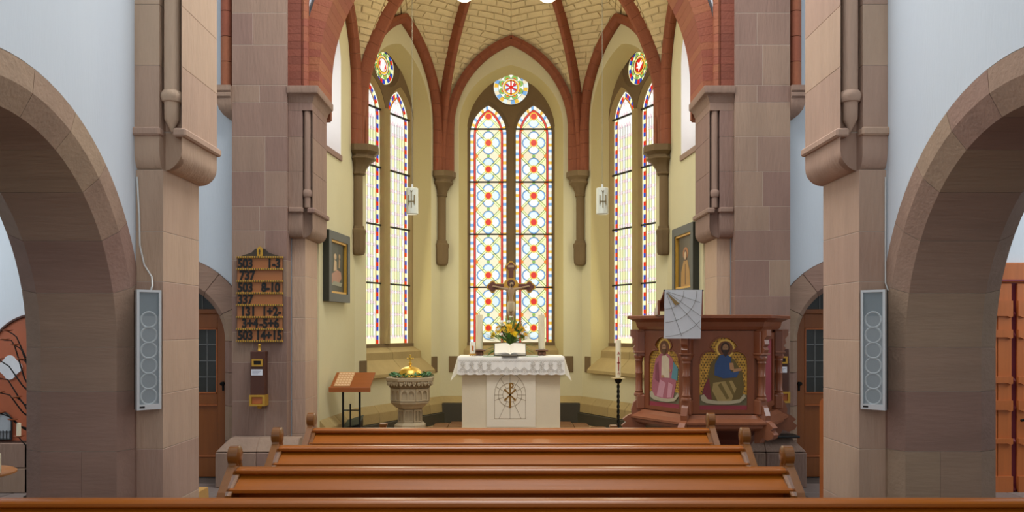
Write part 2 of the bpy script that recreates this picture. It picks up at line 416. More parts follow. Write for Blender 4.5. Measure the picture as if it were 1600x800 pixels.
arch_segments([(.0, 8.86), (-.03, 8.835), (-.065, 8.86), (-.07, 8.90), (-.04, 8.95), (0, 8.95)], 2.23, 5.9, 4.207, 70, BRICK, tr, 'roll_brick')
arch_segments([(0, 8.845), (.14, 8.845), (.14, 8.99), (0, 8.99)], 2.232, 5.9, 4.207, 70, mat('dark_red_brick', '7d4230', .8, .1, (8, .12), bump=.3, bs=40), tr, 'arch_brick')
arch_segments([(0, 8.955), (.1, 8.955), (.1, 8.995), (0, 8.995)], 2.252, 4.62, 4.21, 60, BRICK, tr, 'arch_brick')

# chancel floor, steps
struct('floor_chancel', B().box(-2.35, 2.35, 9.0, 13.4, -.2, .172), mat('tile_mortar', 'd2bb8c', .9, 0, (10, .1)), 'raised chancel floor with square brown tiles')
fc = bpy.data.objects['floor_chancel']
TILE = mat('floor_tile', '8a6240', .45, .16, (6, .12), bump=.1, bs=30)
me = None
for i in range(20):
    for j in range(15):
        x = -2.19 + i * .2305; y = 9.72 + j * .2305
        if y > 11 and abs(x) + .115 > 2.07 - (y + .11 - 11.0) * .51: continue
        if abs(x) < .6 and 11.05 < y < 11.6: continue
        if me is None: o = B().box(-.1085, .1085, -.1085, .1085, -.025, 0, .004).obj('floor_tile', TILE, fc); me = o.data
        else: o = link(bpy.data.objects.new('floor_tile', me), fc)
        o.location = (x, y, .2)
st = struct('floor_step', B().box(-2.2, 2.2, 8.72, 8.998, -.012, .1, .01), STONE, 'stone step up into the chancel')

# ------------------------------------------------------------------ chancel walls
def frame(A, Bp):
    A = Vector((*A, 0)); Bp = Vector((*Bp, 0)); mid = (A + Bp) / 2; t = (Bp - A).normalized(); n = Vector((-t.y, t.x, 0))
    if n.dot(mid - Vector((0, 10.3, 0))) < 0: n = -n      # outward
    L = (Bp - A).length
    def W(a, r, z): p = mid + t * a + n * r; return (p.x, p.y, z)
    return W, L
P1L, P1R, P0L, P0R, PCL, PCR = (-1.10, 12.9), (1.10, 12.9), (-2.07, 11.0), (2.07, 11.0), (-2.2, 9.56), (2.2, 9.56)
ZV = 4.04
SILLZ = 1.19
def wall_panel(name, A, Bp, label, hole, ztop):
    W, L = frame(A, Bp)
    o = struct(name, B().plate([[(-L / 2 - .02, .17), (L / 2 + .02, .17), (L / 2 + .02, ztop), (-L / 2 - .02, ztop)], hole], 0, .06, lambda a, c, d: W(a, d, c)), CREAM, label)
    return o, W, L
OPEN = lancet(.81, SILLZ, 4.74, .99, 12)
FRAME = lancet(.69, SILLZ + .2, 4.74, .93, 12)
GL_Z0, GL_ZS, GL_HW, GL_R = 1.406, 4.706, .284, .51
# glass
def glass(name, hx, e=1.0, nz=.10):
    m = mat('glass_' + name, hx, .25, .05, (9, nz), emit=e * 1.0, nz2=(30, .06))
    p = m.node_tree.nodes['Principled BSDF']
    for l in list(p.inputs['Base Color'].links): m.node_tree.links.remove(l)
    p.inputs['Base Color'].default_value = tuple(.12 * c for c in hexc(hx)) + (1,)
    return m
GW = glass('white', 'f6f5ea', 1.05); GCR = glass('cream', 'f3e6c4', .95); GBP = glass('pale_blue', 'dcecec', 1.0); GB = glass('sky_blue', '7db0e2', .95)
GR = glass('red', 'e02a1c', .9); GY = glass('yellow', 'f2c044', .95); GO = glass('orange', 'ee8a1c', .95); GG = glass('green', '93c263', .85); GDB = glass('deep_blue', '2b4fc0', .85)
GPY = glass('pale_yellow', 'f8efb2', 1.15); GPG = glass('pale_green', 'e4f0b8', 1.1); GPK = glass('pink', 'f6d3d4', 1.1); GPU = glass('purple', 'a070b8', .85); GDG = glass('dark_green', '5f9a3a', .8)
ALLG = [GW, GCR, GBP, GB, GR, GY, GO, GG, GDB, GPY, GPG, GPK, GPU, GDG]
GI = {m.name[6:]: i for i, m in enumerate(ALLG)}
def ring_poly(cx, cz, r0, r1, a0, a1, n=6):
    return arcpts(cx, cz, r1, a0, a1, n) + arcpts(cx, cz, r0, a1, a0, n)
def flat(b, W, poly, r, m, cx=0):
    if len(poly) >= 3: b.disc([W(x, r, z) for x, z in poly], m)
def lead_line(b, W, p, q, r, wd=.006):
    d = Vector((q[0] - p[0], q[1] - p[1])); L = d.length
    if L < 1e-5: return
    n = Vector((-d.y, d.x)) / L * wd / 2
    c = [(p[0] + n.x, p[1] + n.y), (p[0] - n.x, p[1] - n.y), (q[0] - n.x, q[1] - n.y), (q[0] + n.x, q[1] + n.y)]
    b.loft([[W(x, r, z) for x, z in c], [W(x, r - .006, z) for x, z in c]])
def outline_walk(hw, R, step, side_only=False):
    """points of the lancet outline walked from lower-left up over the apex to lower-right, about `step` apart, param shared between insets"""
    nv = round((GL_ZS - GL_Z0) / step); am = math.acos((R - hw) / R); na = max(3, round(R * am / step))
    P = [(-hw, GL_Z0 + (GL_ZS - GL_Z0) * i / nv) for i in range(nv)]
    P += [((R - hw) - R * cos(am * i / na), GL_ZS + R * sin(am * i / na)) for i in range(na + 1)]
    return P + [(-x, z) for x, z in P[:-1]][::-1]
def border(b, W, cx, step, ins, cols, r):
    """quads between two insets; same parametrisation by building from outline indices"""
    hw0, hw1 = GL_HW - ins[0], GL_HW - ins[1]
    P = walk2(hw0, GL_R - ins[0], step); Q = walk2(hw1, GL_R - ins[1], step)
    for i in range(min(len(P), len(Q)) - 1):
        b.disc([W(cx + P[i][0], r, P[i][1]), W(cx + P[i + 1][0], r, P[i + 1][1]), W(cx + Q[i + 1][0], r, Q[i + 1][1]), W(cx + Q[i][0], r, Q[i][1])], cols[i % len(cols)])
def walk2(hw, R, step):
    nv = round((GL_ZS - GL_Z0) / step); am = math.acos((R - hw) / R); na = max(3, round(GL_R * 1.1 / step))
    P = [(-hw, GL_Z0 + (GL_ZS - GL_Z0) * i / nv) for i in range(nv)]
    P += [((R - hw) - R * cos(am * i / na), GL_ZS + R * sin(am * i / na)) for i in range(na + 1)]
    return P + [(-x, z) for x, z in P[:-1]][::-1]
RG = .32     # glass plane depth behind the inner wall face
def lancet_centre(win, W, cx):
    lt = B(); r = RG
    sheet = B(); flat(sheet, W, [(cx + x, z) for x, z in lancet(GL_HW + .012, GL_Z0 - .02, GL_ZS, GL_R, 12)], r + .003, 0)
    lan = sheet.obj('lancet', GCR, win, label='clear and coloured glass light with quatrefoils')
    fld = [(cx + x, z) for x, z in lancet(GL_HW - .085, GL_Z0, GL_ZS, GL_R - .085, 12)]
    g = B()
    border(g, W, cx, .047, (0, .052), [GI['pale_blue'], GI['yellow'], GI['white'], GI['sky_blue'], GI['white'], GI['cream']], r)
    border(g, W, cx, .047, (.052, .085), [GI['red']], r)
    per = .42; zs = [1.634 + per * k for k in range(9)]
    for k, zc in enumerate(zs):
        for q in range(4):      # background panes
            a = pi / 4 + q * pi / 2; R_ = .30
            p = [(cx, zc), (cx + R_ * cos(a) / 1, zc + R_ * sin(a)), (cx + R_ * cos(a + pi / 2), zc + R_ * sin(a + pi / 2))]
            flat(g, W, clip(p, fld), r + .001, [GI['cream'], GI['white'], GI['cream'], GI['pale_yellow']][q])
        for q in range(4):
            a = q * pi / 2; lx, lz = cx + .094 * cos(a), zc + .094 * sin(a)
            c = clip(arcpts(lx, lz, .074, 0, 2 * pi * 15 / 16, 15), fld)
            if len(c) > 2: B().disc([W(x, r - .002, z) for x, z in c]).obj('glass_pane', GBP if (q + k) % 2 else GW, lan)
            for h in range(2):
                rp = clip(ring_poly(lx, lz, .062, .088, a - 1.95 + h * 1.95, a + h * 1.95, 6), fld) if False else None
            for h in range(6):
                a0 = a - 1.9 + 3.8 * h / 6; a1 = a - 1.9 + 3.8 * (h + 1) / 6
                c = clip([(lx + .072 * cos(a0), lz + .072 * sin(a0)), (lx + .09 * cos(a0), lz + .09 * sin(a0)), (lx + .09 * cos(a1), lz + .09 * sin(a1)), (lx + .072 * cos(a1), lz + .072 * sin(a1))], fld)
                flat(g, W, c, r - .004, GI['sky_blue'])
                p, q2 = (lx + .092 * cos(a0), lz + .092 * sin(a0)), (lx + .092 * cos(a1), lz + .092 * sin(a1))
                if abs(p[0] - cx) < .19 and abs(q2[0] - cx) < .19 and zc < 4.8: lead_line(lt, W, p, q2, r - .004, .005)
        for q in range(4):      # diagonal bands
            a = pi / 4 + q * pi / 2; d = Vector((cos(a), sin(a))); n = Vector((-sin(a), cos(a)))
            for (o0, o1, mm) in ((-.018, -.009, 'green'), (-.009, .009, 'pale_yellow'), (.009, .018, 'green')):
                p = [(cx + d.x * t + n.x * o, zc + d.y * t + n.y * o) for t, o in ((.05, o0), (.285, o0), (.285, o1), (.05, o1))]
                c = clip(p, fld)
                flat(g, W, c, r - .006, GI[mm])
            p, q2 = (cx + d.x * .06 + n.x * .019, zc + d.y * .06 + n.y * .019), (cx + d.x * .26 + n.x * .019, zc + d.y * .26 + n.y * .019)
            if zc < 4.8: lead_line(lt, W, p, q2, r - .006, .004)
        for q in range(12):
            flat(g, W, ring_poly(cx, zc, .045, .066, q * pi / 6, (q + 1) * pi / 6, 1), r - .008, GI['yellow'])
        B().disc([W(x, r - .009, z) for x, z in arcpts(cx, zc, .047, 0, 2 * pi * 15 / 16, 15)]).obj('glass_pane', GR, lan, label='round red pane')
        if k < 8:
            flat(g, W, arcpts(cx, zc + per / 2, .027, 0, 2 * pi * 11 / 12, 11), r - .008, GI['green'])
            for e in (-1, 1):
                flat(g, W, clip(arcpts(cx + e * .195, zc + per / 2, .034, 0, 2 * pi * 11 / 12, 11), fld), r - .008, GI['orange'])
    P = walk2(GL_HW - .052, GL_R - .052, .12)
    for i in range(len(P) - 1): lead_line(lt, W, (cx + P[i][0], P[i][1]), (cx + P[i + 1][0], P[i + 1][1]), r, .006)
    P = walk2(GL_HW - .085, GL_R - .085, .12)
    for i in range(len(P) - 1): lead_line(lt, W, (cx + P[i][0], P[i][1]), (cx + P[i + 1][0], P[i + 1][1]), r, .006)
    g.obj('small_panes', ALLG, lan, kind='stuff', norm=False)
    lt.obj('lead_cames', LEAD, lan, kind='stuff')
    bars(lan, W, cx)
def bars(lan, W, cx):
    for z in (4.79, 3.95, 3.12, 2.28):
        B().box(cx - GL_HW - .02, cx + GL_HW + .02, RG - .035, RG - .012, z - .012, z + .012, 0, 0, W).obj('saddle_bar', LEAD, lan)
def lancet_side(win, W, cx):
    lt = B(); r = RG
    sheet = B(); flat(sheet, W, [(cx + x, z) for x, z in lancet(GL_HW + .012, GL_Z0 - .02, GL_ZS, GL_R, 12)], r + .003, 0)
    lan = sheet.obj('lancet', GPY, win, label='pale yellow glass light with rows of pink diamonds and a red and blue border')
    fld = [(cx + x, z) for x, z in lancet(GL_HW - .09, GL_Z0, GL_ZS, GL_R - .09, 12)]
    g = B()
    border(g, W, cx, .062, (0, .018), [GI['white']], r)
    border(g, W, cx, .062, (.018, .07), [GI['red'], GI['deep_blue'], GI['pale_green'], GI['deep_blue'], GI['red'], GI['pale_green'], GI['deep_blue']], r)
    border(g, W, cx, .062, (.07, .09), [GI['orange']], r)
    w0 = (GL_HW - .09) * 2 / 6; row = .166; nr = int((GL_Z0 + 4.0 - GL_Z0) / row)
    strip = ['pale_yellow', 'white', 'pale_green', 'pale_yellow', 'pale_green', 'white']
    for k in range(23):
        zc = GL_Z0 + .10 + row * k
        for c in range(6):
            x = cx - (GL_HW - .09) + w0 * (c + .5); h = .034
            di = [(x, zc - h), (x + w0 * .42, zc), (x, zc + h), (x - w0 * .42, zc)]
            top = [(x - w0 / 2, zc), (x, zc + h + .004), (x + w0 / 2, zc), (x + w0 / 2, zc + row), (x, zc + row - h - .004), (x - w0 / 2, zc + row)]
            lo = [(x - w0 / 2, zc), (x + w0 / 2, zc), (x + w0 / 2, zc + row), (x - w0 / 2, zc + row)]
            flat(g, W, clip(lo, fld), r + .001, GI['white'] if zc > 4.4 else GI[strip[(c + (k // 3)) % 6]])
            if zc < 5.0 and len(clip(di, fld)) == 4:
                big = [(x, zc - h - .004), (x + w0 * .47, zc), (x, zc + h + .004), (x - w0 * .47, zc)]
                flat(g, W, clip(big, fld), r - .001, GI['purple'])
                flat(g, W, clip(di, fld), r - .003, GI['pink'] if (c + k) % 3 else GI['white'])
        for c in range(1, 6):
            x = cx - (GL_HW - .09) + w0 * c
            if zc < 4.5: lead_line(lt, W, (x, zc + .004), (x, zc + row - .004), r, .0028)
    P = walk2(GL_HW - .09, GL_R - .09, .12)
    for i in range(len(P) - 1): lead_line(lt, W, (cx + P[i][0], P[i][1]), (cx + P[i + 1][0], P[i + 1][1]), r, .006)
    g.obj('small_panes', ALLG, lan, kind='stuff', norm=False)
    lt.obj('lead_cames', LEAD, lan, kind='stuff')
    bars(lan, W, cx)
MZ, MR = 5.457, .274
def medallion(win, W, kind):
    r = RG
    sh = B(); flat(sh, W, arcpts(0, MZ, MR + .01, 0, 2 * pi * 31 / 32, 31), r + .003, 0)
    med = sh.obj('medallion', GW if kind == 'chirho' else GPY, win)
    g = B()
    pale = kind == 'chirho'
    n = 24
    ringc = ['pale_blue', 'cream', 'sky_blue', 'yellow'] if pale else ['deep_blue', 'red', 'deep_blue', 'pale_green']
    for i in range(n):
        flat(g, W, ring_poly(0, MZ, .205, .268, 2 * pi * i / n, 2 * pi * (i + 1) / n, 1), r, GI[ringc[i % 4]])
    for i in range(8):
        a = 2 * pi * (i + .5) / 8; c = (.15 * cos(a), MZ + .15 * sin(a))
        B().disc([W(x, r - .002, z) for x, z in arcpts(c[0], c[1], .052, a - 1.9, a + 1.9, 10)]).obj('glass_pane', GG, med, label='green petal pane')
        flat(g, W, arcpts(.14 * cos(a), MZ + .14 * sin(a), .026, 0, 2 * pi * 7 / 8, 7), r - .003, GI['orange'])
    for i in range(16):
        flat(g, W, ring_poly(0, MZ, .1, .132, 2 * pi * i / 16, 2 * pi * (i + 1) / 16, 1), r - .004, GI['yellow'])
        flat(g, W, ring_poly(0, MZ, .128, .140, 2 * pi * i / 16, 2 * pi * (i + 1) / 16, 1), r - .004, GI['white'])
    B().disc([W(x, r - .004, z) for x, z in arcpts(0, MZ, .1, 0, 2 * pi * 15 / 16, 15)]).obj('glass_pane', GW if kind == 'chirho' else (GPK if kind == 'hand' else GR), med)
    if kind == 'chirho':
        for i in range(6):
            a = pi / 6 + i * pi / 3
            if i % 3 != 1: flat(g, W, [(0, MZ), (.09 * cos(a - .4), MZ + .09 * sin(a - .4)), (.09 * cos(a + .4), MZ + .09 * sin(a + .4))], r - .005, GI['sky_blue'])
        for a in (pi / 2, pi / 2 + pi * .33, pi / 2 - pi * .33):
            d = Vector((cos(a), sin(a))); q = Vector((-d.y, d.x)) * .013; L = .12 if abs(a - pi / 2) < .1 else .095
            flat(g, W, [(d.x * L * e + q.x * f, MZ + d.y * L * e + q.y * f) for e, f in ((-1, -1), (-1, 1), (1, 1), (1, -1))], r - .007, GI['red'])
        for i in range(6):
            flat(g, W, ring_poly(.03, MZ + .075, .018, .036, -pi / 2 + pi * i / 6, -pi / 2 + pi * (i + 1) / 6, 1), r - .007, GI['red'])
    elif kind == 'hand':
        hnd = [(-.05, -.09), (.0, -.095), (.03, -.03), (.055, .01), (.04, .02), (.03, .01), (.035, .075), (.02, .08), (.012, .03), (.005, .085), (-.01, .085), (-.015, .03), (-.03, .06), (-.042, .05), (-.035, 0)]
        B().plate([[(x, z + MZ) for x, z in hnd]], r - .008, r - .006, lambda a, c, d: W(a, d, c)).obj('glass_pane', GW, med, label='pale blessing hand')
        flat(g, W, [(.04, MZ - .07), (.085, MZ - .03), (.07, MZ + .03), (.045, MZ - .02)], r - .006, GI['red'])
        flat(g, W, [(-.09, MZ), (-.06, MZ - .03), (-.05, MZ + .04), (-.07, MZ + .06)], r - .006, GI['red'])
    else:
        dv = [(-.08, -.02), (-.03, -.01), (-.06, .06), (.0, .03), (.05, .075), (.045, .02), (.085, .035), (.05, -.015), (.02, -.045), (-.02, -.085), (-.02, -.04)]
        B().plate([[(x, z + MZ) for x, z in dv]], r - .008, r - .006, lambda a, c, d: W(a, d, c)).obj('glass_pane', GW, med, label='white dove')
        flat(g, W, ring_poly(.05, MZ + .04, .0, .03, 0, 2 * pi, 8), r - .006, GI['yellow'])
    g.obj('small_panes', ALLG, med, kind='stuff', norm=False)
    lt = B()
    for rr in (.203, .14, .1):
        c = arcpts(0, MZ, rr, 0, 2 * pi, 24)
        for i in range(24): lead_line(lt, W, c[i], c[i + 1], r - .004, .006)
    lt.obj('lead_cames', LEAD, med, kind='stuff')

def church_window(n, W, label, kind):
    win = tag(thing('window_%d' % n, W(0, 0, SILLZ), label, None), kind='structure')
    sm = STONE_D if kind == 'chirho' else STONE_Y
    # splayed plaster reveal between wall opening and stone frame
    k = len(OPEN)
    o1, o2 = lancet(.81, .96, 4.74, .99, 12), lancet(.69, .96, 4.74, .93, 12)
    rev = B().loft([[W(x, .0, z) for x, z in o1[1:] + o1[:1]], [W(x, .25, z) for x, z in o2[1:] + o2[:1]]], closed=False)
    rev.obj('reveal', REVEAL, win, smooth=40)
    # plate tracery with two lancet holes and the medallion hole
    c0 = .36
    outer = lancet(.72, SILLZ + .1, 4.74, .96, 12)
    holes = [[(x + e * c0, z) for x, z in lancet(GL_HW + .055, GL_Z0 - .0, GL_ZS, GL_R + .055, 12)] for e in (-1, 1)] + [arcpts(0, MZ, MR + .045, 0, 2 * pi * 31 / 32, 31)]
    B().plate([outer] + holes, .24, .30, lambda a, c, d: W(a, d, c)).obj('tracery', STONE_D, win)
    for e in (-1, 1):
        o1 = lancet(GL_HW + .055, GL_Z0, GL_ZS, GL_R + .055, 12); o2 = lancet(GL_HW, GL_Z0, GL_ZS, GL_R, 12)
        B().loft([[W(x + e * c0, .25, z) for x, z in o1[1:] + o1[:1]], [W(x + e * c0, RG - .01, z) for x, z in o2[1:] + o2[:1]]], closed=False).obj('splay', sm, win, smooth=40)
    B().loft([[W(x, .25, z) for x, z in arcpts(0, MZ, MR + .045, 0, 2 * pi * 31 / 32, 31)], [W(x, RG - .01, z) for x, z in arcpts(0, MZ, MR, 0, 2 * pi * 31 / 32, 31)]], caps=False).obj('splay', STONE_D, win, smooth=40)
    # mullion shaft
    B().loft([[W(x, y, z) for x, y in ((-.075, .30), (-.07, .235), (-.035, .205), (.035, .205), (.07, .235), (.075, .31))] for z in (SILLZ + .22, GL_ZS + .1)]).obj('mullion', sm, win)
    # sill: two stepped sloping stones and the lower string of squared ends
    for x0, x1 in ((-.82, -.004), (.004, .82)):
        B().hexa([W(x0, .13, SILLZ - .06), W(x1, .13, SILLZ - .06), W(x0, .36, SILLZ - .06), W(x1, .36, SILLZ - .06), W(x0, .14, SILLZ + .10), W(x1, .14, SILLZ + .10), W(x0, .36, GL_Z0 + .03), W(x1, .36, GL_Z0 + .03)], .006).obj('sill_stone', STONE_Y, win)
        B().hexa([W(x0, -.07, .955), W(x1, -.07, .955), W(x0, .45, .955), W(x1, .45, .955), W(x0, -.065, 1.0), W(x1, -.065, 1.0), W(x0, .17, SILLZ + .03), W(x1, .17, SILLZ + .03)], .004).obj('sill_stone', STONE_Y, win)
    for e in (-1, 1):
        B().box(e * .815, e * .965, -.02, .10, .955, SILLZ + .01, .006, 0, W).obj('sill_stone', STONE_D, win)
    for e in (-1, 1):
        (lancet_centre if kind == 'chirho' else lancet_side)(win, W, e * c0)
    medallion(win, W, kind)
    # closing stone behind the glass edges
    B().plate([lancet(1.0, .9, 4.74, 1.2, 10)], .47, .5, lambda a, c, d: W(a, d, c)).obj('backing', STONE_D, win)
    return win
HOLE = lancet(.81, 1.0, 4.74, .99, 12)
for n, (A, Bp, sd, lab, kind) in enumerate(((P1L, P1R, 'apse_back', 'middle stained glass window of quatrefoils above the altar', 'chirho'), (P0L, P1L, 'apse_left', 'stained glass window with a hand medallion, behind the font', 'hand'), (P1R, P0R, 'apse_right', 'stained glass window with a dove medallion, behind the tall candle stand', 'dove'))):
    wo, W, L = wall_panel('wall_' + sd, A, Bp, 'cream plastered apse wall around the %s' % lab.split(',')[0], HOLE, 6.6)
    church_window(n + 1, W, lab, kind)
for n, (A, Bp, s, sd) in enumerate(((PCL, P0L, -1, 'left'), (P0R, PCR, 1, 'right'))):
    e = 1 if s > 0 else -1
    hole = lancet(.33, 3.78, 4.95, .45, 8, cx=e * .22)
    wo, W, L = wall_panel('wall_chancel_' + sd, A, Bp, 'cream plastered chancel side wall on the %s with a painting' % sd, hole, 6.6)
    win = tag(thing('window_%d' % (n + 4), W(e * .22, 0, 3.8), 'small high window in the %s chancel side wall' % sd, None), kind='structure')
    h2 = lancet(.30, 3.86, 4.95, .42, 8, cx=e * .22)
    B().loft([[W(x, .0, z) for x, z in hole[1:] + hole[:1]], [W(x, .42, z) for x, z in h2[1:] + h2[:1]]], closed=False).obj('reveal', mat('white_reveal', 'e8e4e0', .9, 0, (3, .03)), win, smooth=40)
    B().hexa([W(e * .22 - .34, -.02, 3.72), W(e * .22 + .34, -.02, 3.72), W(e * .22 - .34, .44, 3.72), W(e * .22 + .34, .44, 3.72), W(e * .22 - .34, -.02, 3.79), W(e * .22 + .34, -.02, 3.79), W(e * .22 - .34, .44, 3.92), W(e * .22 + .34, .44, 3.92)], .006).obj('sill_stone', STONE, win)
    g = B(); flat(g, W, h2, .42, 0); g.obj('glass_pane', glass('daylight', 'e6ecf2', .85, .02), win)
    lt = B()
    for i in range(7): lead_line(lt, W, (e * .22 - .3, 3.95 + .2 * i), (e * .22 + .3, 3.95 + .2 * i), .41, .012)
    for i in (-.1, .1): lead_line(lt, W, (e * .22 + i, 3.87), (e * .22 + i, 5.3), .41, .012)
    lt.obj('lead_cames', LEAD, win, kind='stuff')
# daylight entering through the chancel windows
for A, Bp, pw, cl_ in ((P1L, P1R, 8, (1.0, .97, .86)), (P0L, P1L, 27, (1.0, .96, .76)), (P1R, P0R, 27, (1.0, .96, .76))):
    W, L = frame(A, Bp); area('window_daylight', W(0, .06, 3.2), W(0, -2, 3.0), 1.1, 3.4, pw, cl_)
for A, Bp, s_ in ((PCL, P0L, -1), (P0R, PCR, 1)):
    W, L = frame(A, Bp); area('window_daylight', W(s_ * .22, .2, 4.6), W(s_ * .22, -2, 4.4), .5, 1.2, 2.5, (1, 1, 1))
# plinth round the chancel
for A, Bp, nm, lab in ((PCL, P0L, 'left', 'left chancel side'), (P0L, P1L, 'apse_left', 'left apse panel'), (P1L, P1R, 'back', 'altar end of the apse'), (P1R, P0R, 'apse_right', 'right apse panel'), (P0R, PCR, 'right', 'right chancel side')):
    W, L = frame(A, Bp)
    bb = tag(thing('baseboard_' + nm, W(0, 0, .2), 'stone plinth along the %s' % lab, None), kind='structure')
    n = 5
    for i in range(n):
        a, c = -L / 2 + L * i / n + .003, -L / 2 + L * (i + 1) / n - .003
        zb_ = .485 if nm == 'back' else .345
        B().hexa([W(a, -.10, zb_), W(c, -.10, zb_), W(a, .02, zb_), W(c, .02, zb_), W(a, -.09, .50 if nm == 'back' else .48), W(c, -.09, .50 if nm == 'back' else .48), W(a, .02, .60), W(c, .02, .60)], .005).obj('plinth_stone', STONE_Y, bb)
    B().box(-L / 2 + .04, L / 2 - .04, -.13, .02, .18, .48 if nm == 'back' else .34, .006, 0, W).obj('base_course', mat('dark_slate', '3f3a2b', .6, .02, (8, .15)), bb)

# ------------------------------------------------------------------ vault
def polyline_resample(P, n):
    P = [Vector(p) for p in P]; d = [0]
    for a, c in zip(P, P[1:]): d.append(d[-1] + (c - a).length)
    out = []; j = 0
    for i in range(n + 1):
        t = d[-1] * i / n
        while j < len(P) - 2 and d[j + 1] < t: j += 1
        q = (t - d[j]) / max(1e-9, d[j + 1] - d[j]); out.append(P[j].lerp(P[j + 1], q))
    return out, d[-1]
def rib_curve(P, K, zK, z0=ZV, zs=4.2, n=24):
    P = Vector((*P, 0)); K = Vector((*K, 0)); h = K - P; dx = h.length; h = h / dx; dz = zK - zs
    R = (dx * dx + dz * dz) / (2 * dx); am = math.asin(min(1, dz / R))
    pts = [Vector((P.x, P.y, z0))]
    for i in range(n + 1):
        a = am * i / n; d = R * (1 - cos(a)); pts.append(Vector((P.x + h.x * d, P.y + h.y * d, zs + R * sin(a))))
    return pts
def sweep_rib(parent, pts, width, depth, name='rib_brick', seg=.2, m=None, hdir=None, off=0, side=(-1, 1)):
    """rib in a vertical plane; section hangs into the room"""
    m = m or RIBB
    tot = sum((c - a).length for a, c in zip(pts, pts[1:])); n = max(2, round(tot / seg)); fine, _ = polyline_resample(pts, n * 3)
    h = hdir or (Vector((pts[-1].x - pts[0].x, pts[-1].y - pts[0].y, 0)).normalized()); nh = Vector((-h.y, h.x, 0))
    w = width / 2
    sec = [(side[0] * w, -.02), (side[0] * w, depth * .35), (side[0] * w * .62, depth * .55), (side[0] * w * .55, depth * .9), (side[0] * w * .3, depth), (side[1] * w * .3, depth), (side[1] * w * .55, depth * .9), (side[1] * w * .62, depth * .55), (side[1] * w, depth * .35), (side[1] * w, -.02)]
    fr = []
    for i, p in enumerate(fine):
        T = (fine[min(i + 1, len(fine) - 1)] - fine[max(i - 1, 0)]).normalized(); th = T.dot(h)
        d = h * T.z - Vector((0, 0, 1)) * th
        fr.append((p, d, T))
    for s in range(n):
        rings = []
        for k in range(4):
            p, d, T = fr[s * 3 + k]; e = .0015 if k == 0 else (-.0015 if k == 3 else 0)
            rings.append([p + T * e + nh * (a + off) + d * c for a, c in sec])
        B().loft(rings).obj(name, m, parent, smooth=50)
def formeret(A, Bp, zap, hw, zs):
    """half curves (A side, B side) of the wall arch, both ending at the apex"""
    W, L = frame(A, Bp); rise = zap - zs; R = (rise * rise + hw * hw) / (2 * hw); am = math.asin(rise / R)
    hl = [Vector(W(-hw, 0, ZV))] + [Vector(W(-(hw - R + R * cos(am * i / 16)), 0, zs + R * sin(am * i / 16))) for i in range(17)]
    hr = [Vector(W(hw, 0, ZV))] + [Vector(W(hw - R + R * cos(am * i / 16), 0, zs + R * sin(am * i / 16))) for i in range(17)]
    return hl, hr
ceil = tag(thing('ceiling', (0, 11, 4.04), 'cream painted brick rib vault over the chancel', None), kind='structure')
def half_cell(Fc, G, K_inside, bulge=.03):
    """brick-lined cell between two curves"""
    nr = max(8, round(sum((c - a).length for a, c in zip(G, G[1:])) / .085))
    g, _ = polyline_resample(G, nr)
    path = list(Fc) + ([G[-1]] if (Fc[-1] - G[-1]).length > .01 else [])
    def at_z(z):                      # level beds: the point of the wall arch and ridge at the height of the rib point
        if z <= path[0].z: return path[0].copy()
        for p, q in zip(path, path[1:]):
            if q.z >= z: return p.lerp(q, (z - p.z) / max(1e-9, q.z - p.z))
        return path[-1].copy()
    f = [at_z(p.z) for p in g]
    def S(i, t):
        p = f[i].lerp(g[i], t); q = f[i + 1].lerp(g[i + 1], t) if i < nr else p
        return p + Vector((0, 0, bulge * 4 * t * (1 - t) * (i / nr)))
    back = B(); rows = []
    for i in range(nr + 1): rows.append([S(i, k / 4) + Vector((0, 0, .012)) for k in range(5)])
    back.loft(rows, closed=False); back.obj('vault_bed', VAULT, ceil, smooth=True)
    br = B(); cen = Vector((0, 10.8, 4.5))
    for i in range(nr):
        L = (f[i] - g[i]).length
        nb = max(1, round(L / .26)); off = .5 if i % 2 else 0
        cuts = [0] + [(k + off + random.uniform(-.06, .06)) / nb for k in range(0 if off else 1, nb + 1)] + [1]
        cuts = sorted(c for c in set(cuts) if 0 <= c <= 1)
        for t0, t1 in zip(cuts, cuts[1:]):
            if (t1 - t0) * L < .04: continue
            def Q(t, e):
                a = f[i].lerp(g[i], t) ; c = f[i + 1].lerp(g[i + 1], t)
                a = a + Vector((0, 0, bulge * 4 * t * (1 - t) * (i / nr))); c = c + Vector((0, 0, bulge * 4 * t * (1 - t) * ((i + 1) / nr)))
                return a.lerp(c, e)
            gu = .006 / max(.05, (t1 - t0) * L); m0 = t0 + (t1 - t0) * gu; m1 = t1 - (t1 - t0) * gu
            P = [Q(m0, .09), Q(m1, .09), Q(m1, .91), Q(m0, .91)]
            n = (P[1] - P[0]).cross(P[3] - P[0])
            if n.length < 1e-7: continue
            n.normalize()
            if n.dot(cen - P[0]) < 0: n = -n
            q = random.uniform(.004, .014)
            br.loft([P, [p + n * q + (sum(P, Vector()) / 4 - p) * .04 for p in P]], caps=False)
            br.disc([p + n * q + (sum(P, Vector()) / 4 - p) * .04 for p in P])
    br.obj('vault_brick', VAULT, ceil, kind='stuff', norm=False)
K, ZK = (0, 10.95), 7.35
K2, ZK2 = (0, 10.26), 7.4
R1L, R1R, R0L, R0R = (rib_curve(p, K, ZK) for p in (P1L, P1R, P0L, P0R))
D0L, D0R, DCL, DCR = (rib_curve(p, K2, ZK2) for p in (P0L, P0R, PCL, PCR))
FM = {}
